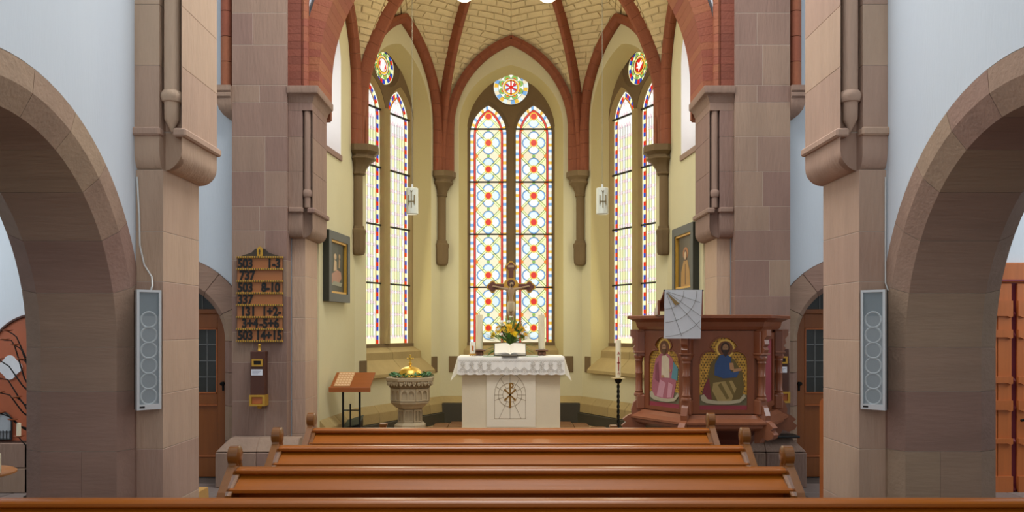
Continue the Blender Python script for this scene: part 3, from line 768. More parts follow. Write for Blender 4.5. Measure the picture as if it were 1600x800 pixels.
for key, A, Bp, hw, zap, zs in (('b', P1L, P1R, .985, 6.12, 4.71), ('l', P0L, P1L, .96, 6.12, 4.71), ('r', P1R, P0R, .96, 6.12, 4.71), ('sl', PCL, P0L, .66, 6.0, 4.75), ('sr', P0R, PCR, .66, 6.0, 4.75)):
    FM[key] = formeret(A, Bp, zap, hw, zs)
half_cell(FM['b'][0], R1L, 0); half_cell(FM['b'][1], R1R, 0)
def near(c, P): return (Vector((c[0].x, c[0].y)) - Vector(P)).length
for key, (ga, pa), (gc, pc) in (('l', (R0L, P0L), (R1L, P1L)), ('r', (R1R, P1R), (R0R, P0R)), ('sl', (DCL, PCL), (D0L, P0L)), ('sr', (D0R, P0R), (DCR, PCR))):
    for c in FM[key]:
        half_cell(c, ga if near(c, pa) < near(c, pc) else gc, 0)
for a, c in ((R0L, D0L), (R0R, D0R)): half_cell(a, c, 0, .02)
FA = [rib_curve(p, (0, 9.56), 7.4) for p in (PCL, PCR)]
half_cell(FA[0], DCL, 0, .02); half_cell(FA[1], DCR, 0, .02)
n = 0
for pts, wd, dp, lab in ((R1L, .13, .15, 'slender red brick vault rib rising from the colonnette left of the middle window'), (R1R, .13, .15, 'slender red brick vault rib rising from the colonnette right of the middle window'), (R0L, .16, .13, 'thick red brick vault rib at the mouth of the apse on the left'), (R0R, .16, .13, 'thick red brick vault rib at the mouth of the apse on the right')):
    n += 1
    t = tag(thing('trim_%d' % n, tuple(pts[0]), lab, None), kind='structure'); sweep_rib(t, pts, wd, dp)
for key, lab in (('b', 'the middle apse window'), ('l', 'the left apse window'), ('r', 'the right apse window'), ('sl', 'the left chancel side window'), ('sr', 'the right chancel side window')):
    n += 1
    t = tag(thing('trim_%d' % n, tuple(FM[key][0][0]), 'pointed red brick wall arch over %s' % lab, None), kind='structure')
    for c in FM[key]:
        h = Vector((c[-1].x - c[0].x, c[-1].y - c[0].y, 0)).normalized(); nh = Vector((-h.y, h.x, 0))
        e = 1 if nh.dot(Vector((0, 10.6, 0)) - Vector((c[0].x, c[0].y, 0))) > 0 else -1
        sweep_rib(t, c, .15, .105, off=e * .04, hdir=h)
B().lathe([(.02, 7.0), (.2, 7.02), (.24, 7.12), (.24, 7.3)], (K[0], K[1], 0), 16).obj('keystone', STONE_D, ceil, smooth=40)
# colonnettes
for (P, lab) in ((P1L, 'left of the middle window'), (P1R, 'right of the middle window'), (P0L, 'at the left mouth of the apse'), (P0R, 'at the right mouth of the apse')):
    n += 1
    d = (Vector((0, 11.2)) - Vector(P)).normalized(); c = Vector(P) + d * .05
    if abs(P[0]) > 2: c = Vector(P) + Vector((-.045 if P[0] > 0 else .045, 0))
    t = tag(thing('trim_%d' % n, (c.x, c.y, 2.6), 'stone wall shaft with moulded capital and corbel %s' % lab, None), kind='structure')
    sm = STONE_D
    big = 1.15 if abs(P[0]) > 2 else 1
    cc = Vector(P) + d * .09 * big
    ang = atan2(d.y, d.x) + pi / 8
    def oct_(r, z, cx): return [(cx.x + r * cos(ang + 2 * pi * i / 8), cx.y + r * sin(ang + 2 * pi * i / 8), z) for i in range(8)]
    rings = [oct_(r * big, z, c.lerp(cc, min(1, max(0, (z - 3.66) / .25)))) for r, z in ((.078, 3.66), (.088, 3.675), (.078, 3.69), (.088, 3.75), (.12, 3.82), (.165, 3.86), (.165, 3.88), (.15, 3.89), (.15, 3.91), (.19, 3.95), (.20, 3.955), (.20, 4.035))]
    B().loft(rings).obj('capital', sm, t, smooth=30)
    B().lathe([(.066, 2.98), (.066, 3.67)], (c.x, c.y, 0), 18).obj('shaft', sm, t, smooth=40)
    B().loft([oct_(r, z, c) for r, z in ((.05, 2.60), (.085, 2.61), (.10, 2.64), (.105, 2.72), (.105, 2.86), (.115, 2.90), (.115, 2.93), (.09, 2.95), (.085, 2.985))]).obj('corbel', sm, t, smooth=30)
# ================================================================== OBJECTS
# ---- pews
def make_pew(y, hw, label, ends=True):
    """pew whose back faces the camera; the top rail stands at y"""
    t = thing('pew', (0, y, 0), label, 'pew', None)
    Y = lambda a: y + a
    x = hw - .03
    # back board and rail
    B().box(-x, x, Y(.0), Y(.025), .40, .80, .003).obj('back_board', WOOD, t)
    sec = [(-.045, .814), (-.052, .822), (-.052, .836), (-.042, .845), (-.022, .849), (.02, .849), (.035, .84), (.035, .815), (.02, .808), (-.03, .808)]
    B().loft([[(e, Y(a), z) for a, z in sec] for e in (-x, x)]).obj('top_rail', WOOD, t, smooth=40)
    B().hexa([(-x, Y(-.165), .733), (x, Y(-.165), .733), (-x, Y(-.01), .793), (x, Y(-.01), .793), (-x, Y(-.165), .750), (x, Y(-.165), .750), (-x, Y(-.01), .812), (x, Y(-.01), .812)], .004).obj('book_rest', WOOD, t)
    B().box(-x, x, Y(-.172), Y(-.163), .730, .752, .003).obj('book_rest_lip', WOOD, t)
    B().box(-x, x, Y(-.16), Y(-.0), .50, .515, .003).obj('book_shelf', WOOD, t)
    B().box(-x, x, Y(.02), Y(.40), .42, .45, .006).obj('seat', WOOD, t)
    B().box(-x, x, Y(.0), Y(.02), .08, .40, .003).obj('base_board', WOOD, t)
    for e in (-1, 1):
        prof = [(-.16, 0), (.38, 0), (.38, .40), (.40, .46), (.36, .52), (.30, .53), (.15, .60), (.06, .86)] + [(.055 * cos(a), .915 + .055 * sin(a)) for a in [radians(-40 + 260 * k / 14) for k in range(15)]] + [(-.055, .865), (-.225, .745), (-.245, .715), (-.245, .68), (-.20, .62), (-.16, .5)]
        prof = [(a, z) for a, z in prof]
        B().plate([prof], hw - .045, hw, lambda a, c, d: (e * d, Y(a), c)).obj('end_panel', WOOD_E, t)
        B().lathe([(.05, -.03), (.057, -.026), (.057, .026), (.05, .03)], (0, 0, 0), 20, fn=lambda a, c, d: (e * (hw - .0225) + d, Y(.0) + a, .915 + c)).obj('end_cap', WOOD_E, t, smooth=40)
        B().box(-.012, .012, 0, 1, 0, 1, 0, 0, lambda a, c, d: (e * (hw - .055) + a, Y(-.05 - .155 * c), .80 - .095 * c + .018 * d)).obj('edge_strip', WOOD_E, t)
    return t
p2 = make_pew(4.80, 1.615, 'second brown wooden pew from the camera, with round-capped ends in front of the pier plinths')
for y, lab in ((5.67, 'third brown wooden pew from the camera, between its two look-alikes'), (6.64, 'farthest and smallest-looking brown wooden pew, nearest the altar')):
    c = copy_tree(p2); c.location.y = y; c['label'] = lab
make_pew(3.92, 2.78, 'long brown wooden pew nearest the camera, its rail running the whole width of the photo')
for o in bpy.data.objects:
    if o.name.split('.')[0] == 'pew': o['group'] = 'wooden pews'

# ---- altar
t = thing('altar', (0, 11.35, .2), 'pale stone altar block under a white lace cloth', 'altar')
ALT = mat('altar_stone', 'e8dbbc', .7, 0, (5, .06), bump=.06, bs=50)
b = B()
prof = [(-.648, 11.0), (-.30, 10.985), (.30, 10.985), (.648, 11.0), (.648, 11.62), (-.648, 11.62)]
b.loft([[(x, y, z) for x, y in prof] for z in (.275, 1.19)]); b.obj('body', ALT, t)
B().box(-.70, .70, 10.93, 11.68, 1.19, 1.254, .008).obj('table_slab', ALT, t)
B().box(-.675, .675, 10.93, 11.66, .2, .285, .012).obj('base_slab', mat('altar_base', 'e2dac6', .7, 0, (5, .05)), t)
ban = B().box(-.325, .325, 10.958, 10.978, .33, 1.14, .004).obj('front_panel', mat('panel_cream', 'f3ead2', .7, 0, (5, .04)), t, label='cream front panel with a gold sign in a circle and pointed arch')
LN = mat('thin_line', '8a7043', .6, 0, (10, .1))
ln = B(); yb = 10.957
def strip(pts, wd=.006, bb=None, y=None, m=0):
    bb = bb or ln; y = yb if y is None else y
    for p, q in zip(pts, pts[1:]):
        d = Vector((q[0] - p[0], q[1] - p[1]))
        if d.length < 1e-6: continue
        nn = Vector((-d.y, d.x)).normalized() * wd / 2
        c = [(p[0] + nn.x, p[1] + nn.y), (p[0] - nn.x, p[1] - nn.y), (q[0] - nn.x, q[1] - nn.y), (q[0] + nn.x, q[1] + nn.y)]
        bb.loft([[(x, y, z) for x, z in c], [(x, y - .002, z) for x, z in c]], m=m)
cz0 = PZ(617, 10.96)
ar = lancet(.205, PZ(654, 10.96), PZ(617, 10.96), .32, 14, cx=PX(797, 10.96) + .0)
strip(ar + ar[:1], .005)
ccx = PX(797, 10.96)
for r_ in (.155, .095): strip(arcpts(ccx, cz0, r_, 0, 2 * pi, 32), .005)
for a in [radians(q) for q in (0, 30, 60, 90, 120, 150, 180, 200, 245, 270, 295, 340)]:
    r0 = .095
    r1 = .2
    for k in range(60):
        r1 = .1 + k * .006; x, z = ccx + r1 * cos(a), cz0 + r1 * sin(a)
        if z < ar[0][1] or abs(x - ccx) > .205 or (z > cz0 and ((abs(x - ccx) + .115) ** 2 + (z - cz0) ** 2) > .32 ** 2): break
    strip([(ccx + r0 * cos(a), cz0 + r0 * sin(a)), (ccx + r1 * cos(a), cz0 + r1 * sin(a))], .004)
ln.obj('panel_lines', LN, ban, kind='stuff')
cr = B()
def bar(bb, x0, z0, x1, z1, w0, w1, y0, y1, m=0):
    d = Vector((x1 - x0, z1 - z0)).normalized(); nn = Vector((-d.y, d.x))
    c = [(x0 + nn.x * w0, z0 + nn.y * w0), (x0 - nn.x * w0, z0 - nn.y * w0), (x1 - nn.x * w1, z1 - nn.y * w1), (x1 + nn.x * w1, z1 + nn.y * w1)]
    bb.loft([[(x, y0, z) for x, z in c], [(x, y1, z) for x, z in c]], m=m)
bar(cr, ccx, cz0 - .17, ccx, cz0 + .0, .017, .010, yb - .004, yb); bar(cr, ccx, cz0, ccx, cz0 + .16, .010, .014, yb - .004, yb)
for e in (-1, 1):
    bar(cr, ccx, cz0, ccx + e * .075, cz0 + .075, .006, .013, yb - .004, yb); bar(cr, ccx, cz0, ccx + e * .075, cz0 - .075, .006, .013, yb - .004, yb)
for k in range(8):
    a0, a1 = -pi / 2 + pi * k / 8, -pi / 2 + pi * (k + 1) / 8; cxx, czz = ccx + .012, cz0 + .125
    cr.loft([[(cxx + r * cos(a), y, czz + r * sin(a)) for r, a in ((.018, a0), (.036, a0), (.036, a1), (.018, a1))] for y in (yb - .004, yb)])
cr.obj('chi_rho', mat('bronze', '9a7436', .4, 0, (10, .1), metal=.5), ban)
# cloth with lace hem
CLOTH = mat('white_cloth', 'f1eee6', .85, 0, (14, .03), bump=.1, bs=90)
LACE = mat('lace', 'e3dfd6', .9, 0, (26, .05), bump=.3, bs=120)
t = thing('altar_cloth', (0, 11.3, 1.254), 'white lace-hemmed cloth draped over the altar top', 'tablecloth')
b = B(); nx = 60
rows = []
for zz, yy in ((1.258, 11.70), (1.262, 11.66), (1.262, 10.93), (1.258, 10.915), (1.24, 10.908)):
    rows.append([(-.70 + 1.40 * i / nx, yy, zz) for i in range(nx + 1)])
b.loft(rows, closed=False); b.obj('cloth_top', CLOTH, t, smooth=True)
b = B(); rows = []
for k in range(7):
    f = k / 6
    rows.append([((-.70 + 1.40 * i / nx) * (1 + .01 * f), 10.908 - .02 * f * (1 + .5 * sin(i * 1.3)) , 1.24 - (.205 + .012 * abs(sin(pi * i / 5)) * (k == 6)) * f) for i in range(nx + 1)])
b.loft(rows, closed=False); b.obj('cloth_front', CLOTH, t, smooth=True)
for e in (-1, 1):
    b = B(); rows = []
    for k in range(6):
        f = k / 5
        rows.append([(e * (.70 + (.005 + .10 * f) * min(1, u * 8) * (1 - .3 * u)), 10.888 + .02 * (1 - f) + u * .8, 1.262 - (.215 + .12 * min(1, u * 8) * (1 - .5 * u)) * f) for u in [i / 32 for i in range(33)]])
    b.loft(rows, closed=False); b.obj('cloth_corner', CLOTH, t, smooth=True)
lb = B(); yl = 10.885
n = 12
for i in range(n):
    x0 = -.69 + 1.38 * i / n; x1 = x0 + 1.38 / n; xm = (x0 + x1) / 2
    strip([(x0, 1.075), (x0 + .03, 1.10), (xm, 1.125), (x1 - .03, 1.10), (x1, 1.075)], .006, lb, yl)
    strip([(x0, 1.055), (x0 + .03, 1.08), (xm, 1.105), (x1 - .03, 1.08), (x1, 1.055)], .004, lb, yl)
    if abs(xm) > .28:
        for a in range(8):
            ca, sa = cos(a * pi / 4), sin(a * pi / 4)
            strip([(xm + .012 * ca, 1.165 + .012 * sa), (xm + .034 * ca, 1.165 + .034 * sa)], .009, lb, yl)
    for q in range(5):
        xq = x0 + (q + .5) * 1.38 / n / 5
        strip([(xq - .006, 1.055), (xq + .006, 1.075)], .004, lb, yl)
for i in range(40):
    x0 = -.69 + 1.38 * i / 40
    strip([(x0, 1.215), (x0 + .018, 1.205), (x0 + .0345, 1.215)], .004, lb, yl + .012)
lb.obj('lace_pattern', mat('lace_shadow', 'b9b4ab', .9, 0, (30, .1)), t, kind='stuff')  # grey strips drawing the lace motifs on the cloth

# ---- things on the altar
AT = 1.264
def tall_candle(x, y, lab, hl):
    t = thing('candle', (x, y, AT + .082), lab, 'candle')
    B().lathe([(.0465, 0), (.0475, .004), (.0465, .46), (.044, .475), (.02, .47)], (x, y, AT + .082), 20).obj('wax', WAX, t, smooth=40)
    B().tube([(x, y, AT + .55), (x, y, AT + .565), (x + .004, y, AT + .575)], .003, 6).obj('wick', BLACK, t)
    h = thing('candle_holder', (x, y, AT), hl, 'candle holder')
    br = mat('bronze_dark', '6e4a34', .45, 0, (12, .2), metal=.5)
    B().box(x - .055, x + .055, y - .055, y + .055, AT, AT + .055, .008).obj('base', br, h)
    B().box(x - .085, x + .085, y - .085, y + .085, AT + .055, AT + .078, .006).obj('drip_plate', br, h)
    for e in (-1, 1): B().box(x + e * .03 - .018, x + e * .03 + .018, y - .075, y - .05, AT, AT + .05, .006).obj('foot', br, h)
tall_candle(PX(749, 11.35), 11.35, 'tall thick cream altar candle on the left of the flowers', 'square bronze holder under the tall altar candle left of the flowers')
tall_candle(PX(846.5, 11.35), 11.35, 'tall thick cream altar candle on the right of the flowers', 'square bronze holder under the tall altar candle right of the flowers')
x, y = PX(738.5, 11.2), 11.2
t = thing('pillar_candle', (x, y, AT + .03), 'short white candle with a colourful picture at the left end of the altar', 'candle')
B().lathe([(.036, 0), (.038, .004), (.038, .15), (.034, .155), (.012, .15)], (x, y, AT + .03), 18).obj('wax', WHITEP, t, smooth=40)
for hx, px0, pz0, pw, ph in (('d9742c', -.008, .04, .016, .06), ('c33a26', .002, .055, .012, .05), ('e2b53c', -.014, .085, .014, .03), ('5d8a3c', .004, .03, .014, .018)):
    B().hexa([(x + px0, y - .040, AT + .03 + pz0), (x + px0 + pw, y - .040, AT + .03 + pz0), (x + px0, y - .033, AT + .03 + pz0), (x + px0 + pw, y - .033, AT + .03 + pz0), (x + px0 + .003, y - .040, AT + .03 + pz0 + ph), (x + px0 + pw - .002, y - .040, AT + .03 + pz0 + ph), (x + px0, y - .033, AT + .03 + pz0 + ph), (x + px0 + pw, y - .033, AT + .03 + pz0 + ph)]).obj('picture_patch', mat('p_' + hx, hx, .6, 0), t)
t = thing('candle_dish', (x, y, AT), 'small brass three-footed dish under the short white altar candle', 'candle holder')
B().lathe([(.02, .012), (.045, .018), (.052, .028), (.045, .028)], (x, y, AT), 18).obj('dish', GOLDP, t, smooth=40)
for a in (0, 2.1, 4.2): B().ball((x + .034 * cos(a - .5), y + .034 * sin(a - .5), AT + .009), .009, 8, 5).obj('foot', GOLDP, t, smooth=True)
# crucifix
CX, CY = 0.0, 11.66
t = thing('crucifix', (CX, CY, AT), 'brown gold-edged altar crucifix with a pale carved figure and round halo', 'crucifix')
CROSSW = mat('crucifix_brown', '6b3a26', .45, 0, (8, .15))
def crossshape(g):
    zA, zT, aw, sw = PZ(448, CY), PZ(412, CY), .315, .036
    def lobe(cx, cz, a, r): # trefoil end pointing at angle a
        out = []
        for q in (-1, 0, 1):
            b0 = a + q * pi / 2; c0 = (cx + cos(b0) * r, cz + sin(b0) * r)
            out += [(c0[0] + r * .8 * cos(b0 + u), c0[1] + r * .8 * sin(b0 + u)) for u in (-1.3, -.65, 0, .65, 1.3)]
        return out
    r = .038 + g
    s_ = sw + g * .8
    P = [(-s_ * 1.1, AT + .04), (s_ * 1.1, AT + .04), (s_, zA - s_)] + [(aw - .1, zA - s_)] + lobe(aw - .058, zA, 0, r) + [(aw - .1, zA + s_), (s_, zA + s_), (s_, zT - .09)] + lobe(0, zT - .05, pi / 2, r) + [(-s_, zT - .09), (-s_, zA + s_), (-aw + .1, zA + s_)] + lobe(-aw + .058, zA, pi, r) + [(-aw + .1, zA - s_), (-s_, zA - s_)]
    return [(CX + x, z) for x, z in P], zA, zT
Pg, zA, zT = crossshape(.012); B().plate([Pg], CY, CY + .02).obj('gold_edge', GOLDP, t)
Pb, _, _ = crossshape(0); cb = B().plate([Pb], CY - .015, CY + .005).obj('cross', CROSSW, t)
B().lathe([(.10, -.01), (.104, -.003), (.104, .004), (.10, .01)], (0, 0, 0), 28, fn=lambda a, c, d: (CX + a, CY - .012 + d, zA + .02 + c)).obj('halo', GOLDP, t, smooth=40)
B().lathe([(.05, -.004), (.055, .0), (.05, .004)], (0, 0, 0), 24, fn=lambda a, c, d: (CX + a, CY - .024 + d, zA + .045 + c)).obj('halo_centre', CROSSW, t)
B().box(CX - .04, CX + .04, CY - .022, CY - .014, zT - .055, zT - .025, .003).obj('title_board', mat('parchment', 'b59a78', .7, 0), t)
B().lathe([(.12, 0), (.12, .02), (.09, .03), (.07, .05), (.06, .06)], (CX, CY, AT), 18).obj('foot', CROSSW, t, smooth=40)
def skin_figure(name, joints, edges, root, m, parent, sub=2):
    me = bpy.data.meshes.new(name); me.from_pydata([j[0] for j in joints], edges, [])
    me.materials.append(m); o = bpy.data.objects.new(name, me); link(o, parent)
    md = o.modifiers.new('skin', 'SKIN'); md.use_smooth_shade = True
    sv = me.skin_vertices[0].data
    for i, j in enumerate(joints):
        r = j[1]; sv[i].radius = (r, r) if not isinstance(r, tuple) else r
        sv[i].use_root = (i == root)
    ss = o.modifiers.new('subdivision', 'SUBSURF'); ss.levels = sub; ss.render_levels = sub
    return o
FLESH = mat('carved_flesh', 'a68a68', .55, 0, (20, .1))
y0 = CY - .05; zs_ = zA - .005
J = [((0, y0, zs_ - .235), .037), ((0, y0 - .004, zs_ - .15), .034), ((0, y0 - .004, zs_ - .06), .044), ((.004, y0 - .012, zs_ - .005), .019), ((.008, y0 - .022, zs_ + .035), .030), ((.008, y0 - .018, zs_ + .065), .027),
     ((-.062, y0, zs_ - .03), .021), ((-.145, y0 + .005, zs_ - .012), .0155), ((-.225, y0 + .012, zs_ + .006), .012), ((-.262, y0 + .014, zs_ + .012), .013),
     ((.062, y0, zs_ - .03), .021), ((.145, y0 + .005, zs_ - .012), .0155), ((.225, y0 + .012, zs_ + .006), .012), ((.262, y0 + .014, zs_ + .012), .013),
     ((-.026, y0 - .012, zs_ - .29), .028), ((-.024, y0 - .03, zs_ - .385), .021), ((-.012, y0 - .0, zs_ - .48), .014), ((-.008, y0 - .022, zs_ - .515), .012),
     ((.026, y0 - .012, zs_ - .29), .028), ((.024, y0 - .03, zs_ - .385), .021), ((.012, y0 - .004, zs_ - .48), .014), ((.008, y0 - .026, zs_ - .515), .012)]
E = [(0, 1), (1, 2), (2, 3), (3, 4), (4, 5), (2, 6), (6, 7), (7, 8), (8, 9), (2, 10), (10, 11), (11, 12), (12, 13), (0, 14), (14, 15), (15, 16), (16, 17), (0, 18), (18, 19), (19, 20), (20, 21)]
fig = skin_figure('figure', J, E, 0, FLESH, t)
fig['label'] = 'pale carved figure with outstretched arms'
B().ball((.008, y0 - .006, zs_ + .058), (.034, .028, .036), 12, 8).obj('hair', mat('dark_hair', '3a261a', .6, 0), fig, smooth=True)
B().ball((.008, y0 - .045, zs_ + .018), (.017, .012, .02), 10, 6).obj('beard', mat('dark_hair', '3a261a', .6, 0), fig, smooth=True)
b = B(); b.loft([[(.046 * k * cos(2 * pi * i / 14) + .002 * sin(5 * i), y0 - .004 + .042 * k * sin(2 * pi * i / 14), z) for i in range(14)] for k, z in ((.95, zs_ - .205), (1.12, zs_ - .225), (1.2, zs_ - .27), (1.22, zs_ - .33), (1.1, zs_ - .345))]); b.obj('loincloth', mat('old_linen', 'b9a888', .7, 0, (20, .1)), fig, smooth=True)
# bible
bx, by = PX(797, 11.14), 11.10
t = thing('open_bible', (bx, by, AT), 'large open bible with white pages on the altar in front of the flowers', 'book')
def tilt(a, c, d):  # a across, c along slope, d above slope
    an = radians(28); return (bx + a, by - .11 + c * cos(an) - d * sin(an), AT + .022 + c * sin(an) + d * cos(an))
for e in (-1, 1):
    b = B(); rows = []
    for k in range(11):
        u = k / 10; hgt = .034 * (1 - (1 - min(1, u * 3)) ** 2) * (1 - .45 * u) + .004
        rows.append([tilt(e * u * .205, c, d) for c, d in ((0, 0), (0, hgt), (.26, hgt), (.26, 0))])
    b.loft(rows).obj('page_block', mat('paper_white', 'f6f1e4', .8, 0, (20, .02)), t, smooth=30)
B().box(-.215, .215, -.006, .268, -.012, -.002, .002, 0, tilt).obj('cover', BLACK, t)
t = thing('black_book', (bx + .02, by - .13, AT), 'closed black book lying flat in front of the open bible', 'book')
B().box(bx - .11, bx + .10, by - .215, by - .128, AT, AT + .026, .004).obj('cover', BLACK, t)
B().box(bx - .105, bx + .095, by - .217, by - .214, AT + .006, AT + .02).obj('page_edge', mat('page_grey', '7d7668', .8, 0), t)
for px0, lab in ((764, 'pale green paper sheet on the altar left of the bible'), (832, 'pale green paper sheet on the altar right of the bible')):
    xx = PX(px0, 11.0); tag(B().box(xx - .075, xx + .075, 10.94, 11.06, AT, AT + .006, .001).obj('paper_sheet', mat('green_paper', 'b9cbb2', .8, 0)), lab, 'paper')
# vase and bouquet
vx, vy = PX(797, 11.4), 11.39
VG = mat('vase_glass', 'b8c4a8', .1, 0, (5, .05))
VG.node_tree.nodes['Principled BSDF'].inputs['Transmission Weight'].default_value = .6
tag(B().lathe([(.075, 0), (.085, .01), (.07, .06), (.085, .125), (.08, .125), (.065, .06), (.05, .02)], (vx, vy, AT), 20).obj('vase', VG, None, smooth=40), 'short greenish glass vase holding the yellow flowers', 'vase')
t = thing('bouquet', (vx, vy, AT + .1), 'bouquet of yellow and white flowers with green leaves in a glass vase', 'flowers')
rnd = random.Random(11)
YEL = mat('petal_yellow', 'e9b914', .6, .15, (30, .1), hue=.015); WHT = mat('petal_white', 'efeee2', .6, .05, (30, .05)); GRN = mat('leaf_green', '5f8c3c', .5, .25, (20, .2), hue=.03); LGR = mat('leaf_light', '8ca65e', .5, .2, (20, .2), hue=.02)
def flower_mesh(r, npet):
    b = B()
    for ring, (rr, up) in enumerate(((1, .25), (.62, .55))):
        for i in range(npet):
            a = 2 * pi * (i + .5 * ring) / npet; w_ = pi / npet * .9
            c, s_ = cos(a), sin(a)
            b.add([(0, 0, .1 * r), (cos(a - w_) * r * rr * .7, sin(a - w_) * r * rr * .7, up * r * .6), (c * r * rr, s_ * r * rr, up * r), (cos(a + w_) * r * rr * .7, sin(a + w_) * r * rr * .7, up * r * .6)], [(0, 1, 2, 3)])
    b.ball((0, 0, .2 * r), (.28 * r, .28 * r, .25 * r), 7, 4)
    return b
def leaf_mesh(L, w_):
    b = B(); rows = []
    for k in range(6):
        u = k / 5; ww = w_ * sin(pi * (u * .92 + .06)); rows.append([(-ww, u * L, -.12 * L * u * u + .2 * ww), (0, u * L, -.12 * L * u * u), (ww, u * L, -.12 * L * u * u + .2 * ww)])
    return b.loft(rows, closed=False)
yf = wf = lf = lg = None
def place(mesh, nm, m_, dirv, pos, parent, sc=1, roll=0):
    o = bpy.data.objects.new(nm, mesh); COL.objects.link(o); o.parent = parent; o.matrix_parent_inverse = Matrix.Translation(-WPOS[parent.name])
    o.rotation_euler = (dirv.to_track_quat(m_, 'Z' if m_ != 'Z' else 'Y')).to_euler(); o.location = pos; o.scale = (sc, sc, sc); return o
def protomesh(b, m, smooth=True):
    me = bpy.data.meshes.new('flower_part'); me.from_pydata(b.v, [], b.f); me.materials.append(m)
    if smooth: me.shade_smooth()
    return me
YM, WM, LM, LM2 = protomesh(flower_mesh(.036, 9), YEL), protomesh(flower_mesh(.032, 6), WHT), protomesh(leaf_mesh(.20, .019), GRN), protomesh(leaf_mesh(.17, .014), LGR)
bc = Vector((vx, vy, AT + .17))
stems = B()
for i in range(58):
    a = rnd.uniform(0, 2 * pi); e = rnd.uniform(.25, 1.35); d = Vector((cos(a) * cos(e), sin(a) * cos(e) * .8, sin(e)))
    p = bc + Vector((d.x * .27, d.y * .15, d.z * rnd.uniform(.17, .24) + .03))
    place(YM, 'yellow_blossom', 'Z', d + Vector((0, -.35, 0)), p, t, rnd.uniform(1.1, 1.6)); stems.tube([bc + Vector((0, 0, -.1)), bc.lerp(p, .5) + Vector((0, 0, .02)), p], .003, 5)
for i in range(22):
    a = rnd.uniform(0, 2 * pi); e = rnd.uniform(.1, 1.5); d = Vector((cos(a) * cos(e), sin(a) * cos(e) * .8, sin(e)))
    p = bc + Vector((d.x * .31, d.y * .16, d.z * rnd.uniform(.17, .33) + .03)); place(WM, 'white_blossom', 'Z', d + Vector((0, -.3, 0)), p, t, rnd.uniform(.7, 1.2)); stems.tube([bc + Vector((0, 0, -.1)), bc.lerp(p, .5) + Vector((0, 0, .02)), p], .0025, 5)
for i in range(110):
    a = rnd.uniform(0, 2 * pi); e = rnd.uniform(-.45, 1.2); d = Vector((cos(a) * cos(e), sin(a) * cos(e) * .8, sin(e)))
    p = bc + Vector((d.x * 1.35, d.y * .6, d.z)) * rnd.uniform(.06, .2) + Vector((0, 0, -.02)); place(LM if i % 3 else LM2, 'leaf', 'Y', d, p, t, rnd.uniform(.7, 1.15))
for i in range(16):
    a = rnd.uniform(0, 2 * pi); e = rnd.uniform(.8, 1.5); d = Vector((cos(a) * cos(e), sin(a) * cos(e), sin(e)))
    place(LM2, 'leaf', 'Y', d, bc + d * .2, t, 1.1)
stems.obj('stems', GRN, t, kind='stuff')

# ---- font
fx, fy, f0 = PX(641, 10.3), 10.3, .2
t = thing('baptismal_font', (fx, fy, f0), 'octagonal carved stone font with a leaf frieze, left of the altar', 'font')
def octo(r, z, n=8): return [(fx + r * cos(2 * pi * (i + .5) / n), fy + r * sin(2 * pi * (i + .5) / n), z) for i in range(n)]
K8 = 1 / cos(pi / 8)
B().loft([octo(r * K8, z) for r, z in ((.185, .2), (.185, .45), (.15, .48))]).obj('base', FONTST, t)
B().loft([octo(r * K8, z) for r, z in ((.125, .46), (.125, .64), (.165, .66), (.175, .675))]).obj('stem', FONTST, t)
B().loft([octo(r * K8, z) for r, z in ((.175, .672), (.19, .69), (.225, .72), (.23, .74), (.214, .75), (.214, .90), (.215, .92))]).obj('bowl', FONTST, t)
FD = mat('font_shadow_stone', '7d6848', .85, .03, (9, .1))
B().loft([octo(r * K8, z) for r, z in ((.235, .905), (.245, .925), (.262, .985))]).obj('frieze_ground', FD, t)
B().loft([octo(r * K8, z) for r, z in ((.262, .984), (.28, .995), (.285, 1.03), (.27, 1.035), (.24, 1.035))]).obj('rim', FONTST, t)
for i in range(8):
    a = 2 * pi * i / 8; ca, sa = cos(a), sin(a)
    def fc_(rr): return lambda u, c, d: (fx + (rr + d) * ca - u * sa, fy + (rr + d) * sa + u * ca, c)
    # raised tracery frame with two pointed blind arches on bowl and stem
    for rr, hw, z0, z1 in ((.214, .092, .75, .90), (.125, .054, .485, .64)):
        fr = [(-hw, z0), (hw, z0), (hw, z1), (-hw, z1)]
        holes = [[(x, z) for x, z in lancet(hw * .38, z0 + .012, z1 - hw * .75, hw * .5, 5, cx=e * hw * .46)] for e in (-1, 1)]
        B().plate([fr] + holes, -.002, .020, fc_(rr)).obj('tracery_panel', FONTST, t)
    b = B()
    for q in range(4):
        u = (q - 1.5) * .052; f_ = fc_(.262)
        for e in (-1, 1):
            b.ball(f_(u + e * .012, .965 + .010 * (q % 2), .002), (.014, .014, .026), 7, 5)
        b.ball(f_(u, .945, .002), (.012, .012, .014), 6, 4)
    b.obj('leaf_carving', FONTST, t, smooth=True)
t = thing('font_lid', (fx, fy, 1.035), 'polished golden dome lid with a cross on the stone font', 'lid')
B().lathe([(.19, 0), (.19, .008), (.155, .014), (.148, .045), (.13, .08), (.10, .105), (.06, .122), (.02, .13)], (fx, fy, 1.036), 32).obj('dome', GOLD, t, smooth=40)
B().lathe([(.014, .125), (.018, .135), (.010, .145), (.022, .16), (.024, .168), (.010, .18), (.009, .195)], (fx, fy, 1.036), 16).obj('knob', GOLD, t, smooth=40)
b = B(); zc = 1.036 + .225
b.box(fx - .009, fx + .009, fy - .007, fy + .007, zc - .04, zc + .038, .002); b.box(fx - .032, fx + .032, fy - .007, fy + .007, zc - .008, zc + .010, .002)
for dx, dz in ((-.034, .001), (.034, .001), (0, .04)): b.ball((fx + dx, fy, zc + dz), .0115, 8, 6)
b.obj('cross', GOLD, t, smooth=40)
b = B(); rnd = random.Random(4)
lm = leaf_mesh(.05, .013)
